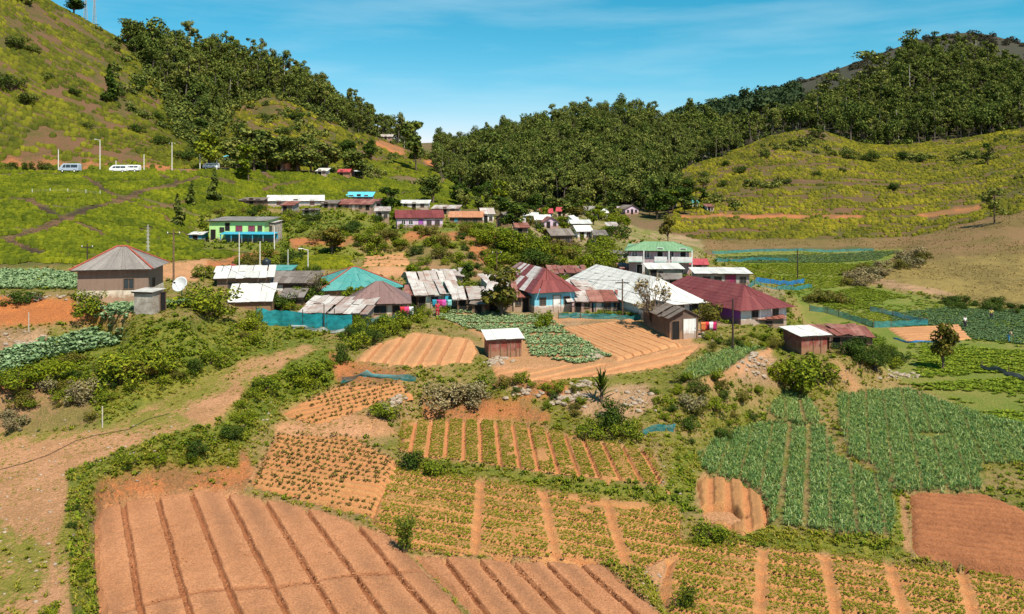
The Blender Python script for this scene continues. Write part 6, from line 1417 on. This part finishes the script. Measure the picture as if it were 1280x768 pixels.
# ------------------------------------------------------------------ nets and fences
def net(label, pts, h, mat, postm=None, wob=.12, cat='net fence', name='net_fence', ys=None, gap=2.5):
    W = [hit1(*p) if ys is None else at(p[0], ys[i]) for i, p in enumerate(pts)]; o = tag(empty(name, W[0]), label, cat); b = W[0]; pl_ = [W[0]]
    for a, c in zip(W[:-1], W[1:]):
        n = max(1, int((c - a).length / .6))
        for k in range(1, n + 1):
            q = a.lerp(c, k / n); q.z = float(ground(q.x, q.y)); pl_.append(q)
    m = MB(); R = random.Random(len(label)); rows_ = 3; col = []
    for i, q in enumerate(pl_):
        hh = h * (1 - wob * 1.5 * R.random()); dx, dy = R.uniform(-wob, wob), R.uniform(-wob, wob)
        col.append([q - b + Vector((dx * k / rows_, dy * (1 + (k % 2)), -.05 + hh * k / rows_)) for k in range(rows_ + 1)])
    vs = [v for c in col for v in c]; fs = []; r1 = rows_ + 1
    for i in range(len(col) - 1):
        for k in range(rows_): fs.append((i * r1 + k, (i + 1) * r1 + k, (i + 1) * r1 + k + 1, i * r1 + k + 1))
    m.raw(vs, fs); m.build('netting', mat, o, smooth=True)
    if postm:
        d = 0; last = None
        for i, q in enumerate(pl_):
            if last is None or (q - last).length > gap or i == len(pl_) - 1:
                m = MB(); m.bar(q - b + Vector((0, .06, -.3)), q - b + Vector((0, .06, h + .15)), .045, n=5); m.build('post', postm, o); last = q
    return o
WHN = mat_net('whitish sacking', (.50, .52, .50), .97)
net('turquoise screen around the yard of the low workshop', [(320,404),(345,407),(385,412),(440,414)], 1.75, mat_net('bright turquoise screen', (.02, .29, .31), .97), M['wood_dark'], .07)
net('white patched sacking along the foot of the turquoise yard screen', [(364,411),(395,414),(430,415)], .45, WHN, None, .2)
net('blue and turquoise screen before the purplish brown roof', [(452,412),(470,410),(495,406)], 1.2, TEALN, M['wood_dark'], .18)
net('crumpled turquoise net lying along the upper seedling bed', [(428,479),(447,473),(465,476),(490,476),(520,476)], .75, TEALN, None, .4)
net('small turquoise net at the right end of the strip beds', [(803,547),(812,540),(842,540)], .7, TEALN, M['wood'], .2)
net('long turquoise net fence around the bright plot right of the maroon roof', [(1012,389),(1032,391),(1075,404),(1092,410),(1125,409),(1160,407)], 1.0, TEALN, M['wood'])
net('pale blue net fence on the far side of the bright plot', [(1088,389),(1110,394),(1135,401),(1160,406)], .9, mat_net('pale blue netting', (.16, .36, .42), .75), M['wood'])
net('turquoise net fence along the far edge of the valley', [(890,317),(940,315),(1000,314),(1092,314)], .9, TEALN, M['wood'], gap=6)
net('turquoise net strip between the far valley plots', [(893,327),(935,326),(985,327)], .9, TEALN, M['wood'], gap=5)
net('blue sheet stretched in the valley right of the flat-roofed bungalow', [(945,352),(1005,354)], 1.0, BLUEN, M['wood'], gap=5)
net('turquoise net by the edge of the near valley plot', [(935,362),(980,362),(1015,360)], .9, TEALN, M['wood'], gap=5)
net('turquoise net among bushes in front of the tiny blue shop', [(698,398),(740,399),(812,400)], .75, TEALN, M['wood'], .2)
net('blue plastic sheet at the left end of the brown plot', [(1118,424),(1135,429),(1200,428)], .35, BLUEN, None, .2)
net('dark plastic barrier along the field edge at the far right', [(1228,462),(1250,466),(1285,478)], .8, mat_net('dark grey sacking', (.10, .11, .13), 1.0), M['wood'], .3)
net('post and wire fence across the upper tea field', [(40,243),(80,242),(125,245)], .9, mat_net('fence wire', (.3, .25, .2), .15), WM, .05, gap=3.0, cat='fence', name='wire_fence')

# ------------------------------------------------------------------ vehicles on the tea road
def van(px, base, label, paintm, L=4.7, H=2.0, yaw=0, group=None, Y=None):
    p = at(px, Y); o = tag(empty('van', p + Vector((0, 0, .06)), math.radians(yaw)), label, 'van', group); h = L / 2; W = .85
    prof = [(-h, .45), (-h, 1.0), (-h + .1, 1.15), (-h + .75, H - .12), (-h + 1.0, H), (h - .25, H), (h - .05, H - .2), (h, 1.0), (h, .4)]
    m = MB(); n = len(prof); vs = []
    for y, k in ((-W, 0), (-W * .985, 1), (W * .985, 1), (W, 0)):
        pass
    def ring(y): return [(x, y * (1 - .12 * max(0, (z - 1.0))), z) for x, z in prof]
    a, b = ring(-W), ring(W); m.raw(a + b, [tuple(range(n)), tuple(range(2 * n - 1, n - 1, -1))] + [(i, n + i, n + (i + 1) % n, (i + 1) % n) for i in range(n)]); m.build('body', paintm, o, bevel=.05)
    m = MB(); zt, zb = H - .28, 1.12
    for x0, x1, c in ((-h + .75, -h + 1.55, .38), (-h + 1.65, -h + 2.7, 0), (-h + 2.8, h - .2, 0)):
        m = MB()
        for s in (-1, 1):
            yb, yt = s * (W * (1 - .12 * .12) + .012), s * (W * (1 - .12 * (zt - 1)) + .012); q = [(x0 - 0.0, yb, zb), (x1, yb, zb), (x1, yt, zt), (x0 + c, yt, zt)]; m.face(q if s < 0 else q[::-1])
        m.build('side_window', M['glass'], o)
    m = MB(); m.face([(-h + .13, W * .85, 1.2), (-h + .13, -W * .85, 1.2), (-h + .70, -W * .78, H - .16), (-h + .70, W * .78, H - .16)]); m.build('windscreen', M['glass'], o)
    for sx in (-h + .85, h - .9):
        for s in (-1, 1):
            m = MB(); m.bar((sx, s * (W - .16), .33), (sx, s * (W + .02), .33), .33, n=14); w = m.build('wheel', M['dark'], o); m = MB(); m.bar((sx, s * (W + .0), .33), (sx, s * (W + .035), .33), .18, n=10); m.build('rim', WM, w)
    for s in (-1, 1):
        m = MB(); m.box(-h - .02, s * .6 - .16, .78, -h + .06, s * .6 + .16, .95); m.build('headlight', WM, o)
    m = MB(); m.box(-h - .06, -W * .98, .4, -h + .1, W * .98, .6); m.build('bumper', M['dark'], o)
    return o
SILV = mat_plain('silver blue paint', (.36, .42, .48), .3, 0, .05); WHP = mat_plain('white paint', (.72, .72, .70), .3, 0, .04)
van(88, 213, 'silver blue minibus on the tea road beside the first pole', SILV, 4.6, 2.1, 0, Y=192); van(149, 213, 'white van leading the pair on the tea road', WHP, 4.2, 1.85, 0, Y=195.5); van(165, 213, 'white van following close behind on the tea road', WHP, 3.9, 1.75, 0, Y=196.5)
van(264, 212, 'small white van half hidden by the roadside trees', WHP, 3.8, 1.6, 0, Y=204.5)

# ------------------------------------------------------------------ dish, tank, clothes, rubble, people
p = hit1(226, 380); p = at(226, 79.5); o = tag(empty('satellite_dish', p, math.radians(-12)), 'large white satellite dish beside the brown utility pole', 'satellite dish')
m = MB(); nr, ns = 6, 20; vs = []; R_ = .80
for i in range(nr + 1):
    for k in range(ns):
        r = R_ * i / nr; a = 2 * math.pi * k / ns; vs.append((r * math.cos(a), -.0 - .28 * (r / R_) ** 2 + .28, r * math.sin(a)))
fs = [(i * ns + k, i * ns + (k + 1) % ns, (i + 1) * ns + (k + 1) % ns, (i + 1) * ns + k) for i in range(nr) for k in range(ns)]
m.raw(vs, fs); dsh = m.build('dish', mat_plain('grey white dish paint', (.5, .5, .48), .6, 0, .1), o, smooth=True); zc = CZ - (355 - HY) / FPX * p.y - p.z; dsh.location = (0, -.2, zc); dsh.rotation_euler = (math.radians(-28), 0, 0)
sm_ = dsh.modifiers.new('thick', 'SOLIDIFY'); sm_.thickness = .03
m = MB(); m.bar((0, .15, -.3), (0, .15, zc), .06, n=8); m.build('mount', M['concrete'], o); m = MB(); m.bar((0, -.1, zc - .9), (0, -1.0, zc + .2), .02, n=5); m.box(-.07, -1.1, zc + .15, .07, -.95, zc + .3); m.build('feed_arm', M['dark'], o)
p = hit1(333, 341); sc_ = p.y / 100; o = tag(empty('water_tank', p), 'black plastic water tank on a stand between two white poles', 'water tank')
m = MB(); nn = 16; prof = [(.0, .62), (.55, .62), (.62, .66), (.60, .9), (.63, 1.0), (.60, 1.1), (.63, 1.35), (.60, 1.6), (.55, 1.75), (.25, 1.9), (.2, 2.0), (0, 2.0)]; vs = [(r * math.cos(2 * math.pi * k / nn), r * math.sin(2 * math.pi * k / nn), z) for r, z in prof for k in range(nn)]
m.raw(vs, [(i * nn + k, i * nn + (k + 1) % nn, (i + 1) * nn + (k + 1) % nn, (i + 1) * nn + k) for i in range(len(prof) - 1) for k in range(nn)]); m.build('tank_body', mat_plain('black plastic', (.02, .025, .03), .35), o, smooth=True)
m = MB()
for x in (-.5, .5):
    for y in (-.5, .5): m.box(x - .05, y - .05, -.4, x + .05, y + .05, .55)
m.box(-.65, -.65, .55, .65, .65, .615); m.build('stand', M['wood_dark'], o)
def cloth(px, py, w, h, col, label, group, Y=None):
    key = 'cloth_%d' % hash(col)
    if key not in M: M[key] = mat_plain('cloth', col, .9, 0, .15, 6)
    q = hit1(px, py) + Vector((0, 0, 1.6)); m = MB(); vs = []; n = 6
    for i in range(n + 1):
        for j in range(4): vs.append((w * (i / n - .5), math.sin(i * 1.9 + j) * .05, -h * j / 3))
    m.raw(vs, [(i * 4 + j, i * 4 + j + 1, (i + 1) * 4 + j + 1, (i + 1) * 4 + j) for i in range(n) for j in range(3)]); o = m.build('garment', M[key], loc=q, smooth=True); s = o.modifiers.new('thick', 'SOLIDIFY'); s.thickness = .012
    return tag(o, label, 'clothing', group)
def line_(px0, px1, py, label):
    a, b = hit1(px0, py), hit1(px1, py); o = tag(empty('clothes_line', a), label, 'clothes line'); d = b - a
    for q in (Vector((0, 0, 0)), d):
        m = MB(); m.bar(q + Vector((0, .03, -.3)), q + Vector((0, .03, 1.75)), .04, n=5); m.build('post', WD, o)
    m = MB(); m.bar(Vector((0, .03, 1.62)), d + Vector((0, .03, 1.62)), .012, n=4); m.build('line', M['dark'], o)
LNS = [((500,520,402,'washing line at the right end of the purplish brown roof'), [(503,.5,.9,(.45,.03,.03),'red cloth on the washing line by the brown roof'),(508,.6,.8,(.55,.05,.16),'pink cloth on the washing line by the brown roof'),(514,.5,1.0,(.6,.6,.58),'white cloth on the washing line by the brown roof')]),
 ((538,572,392,'washing line under the mint-walled house'), [(543,.5,.8,(.02,.22,.30),'teal garment on the line under the mint wall'),(549,.7,.7,(.42,.03,.15),'crimson garment on the line under the mint wall'),(555,.5,.9,(.5,.08,.3),'magenta garment on the line under the mint wall'),(562,.5,.8,(.2,.45,.42),'pale green garment on the line under the mint wall')]),
 ((876,896,422,'washing line right of the dark shack'), [(879,.5,1.0,(.5,.14,.04),'orange cloth on the line by the dark shack'),(884,.5,.9,(.45,.03,.04),'red cloth on the line by the dark shack'),(889,.4,.8,(.62,.6,.58),'white cloth on the line by the dark shack'),(893,.4,.9,(.4,.02,.10),'dark red cloth on the line by the dark shack')])]
for (a, b, y, l), items in LNS:
    line_(a, b, y, l)
    for x, w, h, c, lb in items: cloth(x, y, w, h, c, lb, 'clothes drying on the lines')
ROCKT = []
for k in range(4):
    R = np.random.default_rng(k); V = []; n = 6
    for i in range(4):
        for j in range(n): a = 2 * math.pi * j / n; r = [.25, .5, .45, .15][i] * (.75 + .5 * R.random()); V.append((r * math.cos(a), r * math.sin(a), [-.2, .05, .3, .42][i] * (.8 + .4 * R.random())))
    Qd = [(i * n + j, i * n + (j + 1) % n, (i + 1) * n + (j + 1) % n, (i + 1) * n + j) for i in range(3) for j in range(n)] + [(18, 19, 20, 21), (18, 21, 22, 23)]; ROCKT.append((np.array(V), np.array(Qd)))
def stones(name, spots, smin, smax, mat, dz=0.0):
    P_ = []
    for x, y, rx, ry, n in spots: P_.append(np.stack([x + rx * RNG.normal(size=n) * .6, y + ry * RNG.normal(size=n) * .6], 1))
    P_ = np.concatenate(P_); W = hit(P_[:, 0], P_[:, 1]); n = len(W); s = smin + (smax - smin) * RNG.random(n) ** 2.2
    V, Qd = stamp(ROCKT, W + np.array([0, 0, dz]), np.stack([s, s * .8, s * .7], 1), RNG.random(n) * 6.28); tag(link(name, mesh_arrays(name, V, Qd, None, mat)), kind='stuff')
stones('rubble', [(620,452,14,6,70),(715,497,24,8,60),(735,480,16,4,40),(790,500,25,12,50),(945,455,18,14,90),(1125,470,22,4,70),(30,430,22,10,90),(655,492,18,5,40),(745,445,12,4,50),(490,505,22,10,60),(880,420,20,6,50),(60,372,50,3,60)], .12, .75, M['rock'])
stones('field_stones', [(150,560,200,40,150),(40,660,50,80,110),(810,735,20,25,60),(845,600,20,30,50),(330,520,30,15,50),(1060,470,10,15,30),(600,300,60,10,60),(440,300,60,10,60)], .05, .28, M['rock'])
stones('soil_clods', [(200,690,80,60,2200),(380,700,90,60,2600),(480,740,80,40,1300),(640,735,70,30,1500),(760,745,50,25,900)], .03, .11, M['soil_bare'], .50)
p = T['pit_patch'][1].xy(903, 642)
m = MB(); n = 22; vs = [(.85 * math.cos(6.283 * k / n) * (1 + .12 * math.sin(3 * k)), 1.0 * math.sin(6.283 * k / n) * (1 + .1 * math.cos(2 * k)), 0) for k in range(n)]; m.raw(vs, [tuple(range(n))])
wm, nt, b, _ = new_mat('muddy water'); b.inputs['Base Color'].default_value = (.24, .155, .085, 1); b.inputs['Roughness'].default_value = .75; M['mud'] = wm
o = m.build('puddle_water', wm, loc=(p[0], p[1], T['pit_patch'][1].z(p[0], p[1]) - .52)); o['kind'] = 'structure'

SKIN = mat_plain('skin', (.16, .085, .05), .6); HAIR = mat_plain('hair', (.012, .01, .009), .7)
def person(px, py, label, shirt, legs, pose='stand', yaw=0, sc=1.0, hat=None):
    p = hit1(px, py); o = tag(empty('person', p, math.radians(yaw)), label, 'person'); lean = .55 if pose == 'bend' else .04
    hip = Vector((0, 0, .88)); ch = hip + Vector((0, -math.sin(lean) * .5, math.cos(lean) * .5)); nk = hip + Vector((0, -math.sin(lean) * .62, math.cos(lean) * .62)); hd = nk + Vector((0, -math.sin(lean) * .2 - .03, .17))
    P_ = [hip, ch, nk, hd]; E = [(0, 1), (1, 2), (2, 3)]; Rr = [.14, .15, .06, .10]
    for s in (-1, 1):
        b = len(P_); P_ += [hip + Vector((s * .10, 0, -.06)), Vector((s * .12, -.04, .47)), Vector((s * .13, .02, .06)), Vector((s * .14, -.14, .03))]; Rr += [.10, .07, .045, .04]; E += [(0, b), (b, b + 1), (b + 1, b + 2), (b + 2, b + 3)]
        b = len(P_); sh = ch + Vector((s * .19, 0, .02)); P_ += [sh, sh + Vector((s * .06, -.05, -.28)), sh + Vector((s * .03, -.22, -.48)), sh + Vector((s * .02, -.28, -.56))]; Rr += [.065, .045, .034, .036]; E += [(1, b), (b, b + 1), (b + 1, b + 2), (b + 2, b + 3)]
    def skinned(name, idx, grow, mat):
        mp = {j: i for i, j in enumerate(idx)}; me = bpy.data.meshes.new(name); me.from_pydata([P_[j] for j in idx], [(mp[a], mp[b]) for a, b in E if a in mp and b in mp], []); me.materials.append(mat)
        q = link(name, me, o); md = q.modifiers.new('skin', 'SKIN')
        for i, j in enumerate(idx): me.skin_vertices[0].data[i].radius = (Rr[j] + grow,) * 2
        me.skin_vertices[0].data[0].use_root = True
        sb = q.modifiers.new('sub', 'SUBSURF'); sb.levels = 1; sb.render_levels = 1; return q
    skinned('body', list(range(len(P_))), 0, SKIN); skinned('shirt', [0, 1, 8, 9, 16, 17] if len(P_) > 17 else [0, 1], .022, shirt); skinned('trousers', [0, 4, 5, 6, 12, 13, 14], .02, legs)
    m = MB(); vs = []; 
    for i in range(4):
        for k in range(10): a = 6.283 * k / 10; r = .115 * math.cos(i * .45); vs.append(hd + Vector((r * math.cos(a), r * math.sin(a) + .015, .02 + .12 * math.sin(i * .45))))
    m.raw(vs, [(i * 10 + k, i * 10 + (k + 1) % 10, (i + 1) * 10 + (k + 1) % 10, (i + 1) * 10 + k) for i in range(3) for k in range(10)] + [tuple(range(30, 40))]); m.build('hair' if not hat else 'hat', HAIR if not hat else hat, o, smooth=True)
    o.scale = (sc,) * 3; return o
CW = mat_plain('white shirt', (.65, .64, .6), .9); CD = mat_plain('dark trousers', (.03, .03, .045), .9); CY = mat_plain('yellow top', (.55, .42, .10), .9); CR = mat_plain('red dress', (.42, .03, .05), .9); CB = mat_plain('beige top', (.5, .38, .26), .9); CBL = mat_plain('blue cloth trousers', (.05, .2, .36), .9)
person(1206, 410, 'person in a white shirt and dark trousers standing in the grey-green valley crop', CW, CD, 'stand', 20)
person(1239, 400, 'person in a pale yellow top standing farther back in the valley crop', CY, CD, 'stand', -30)
person(1261, 428, 'person in a beige top and blue trousers bending over the crop at the right', CB, CBL, 'bend', 60)
person(1094, 466, 'person in a yellow top bending below the dark bushes by the collapsed sheds', CY, CD, 'bend', -50)
person(547, 396, 'person in a red dress standing under the mint-walled house', CR, CR, 'stand', 10)
person(291, 344, 'person in a crimson top standing behind the flat white shed roof', CR, CD, 'stand', 0)
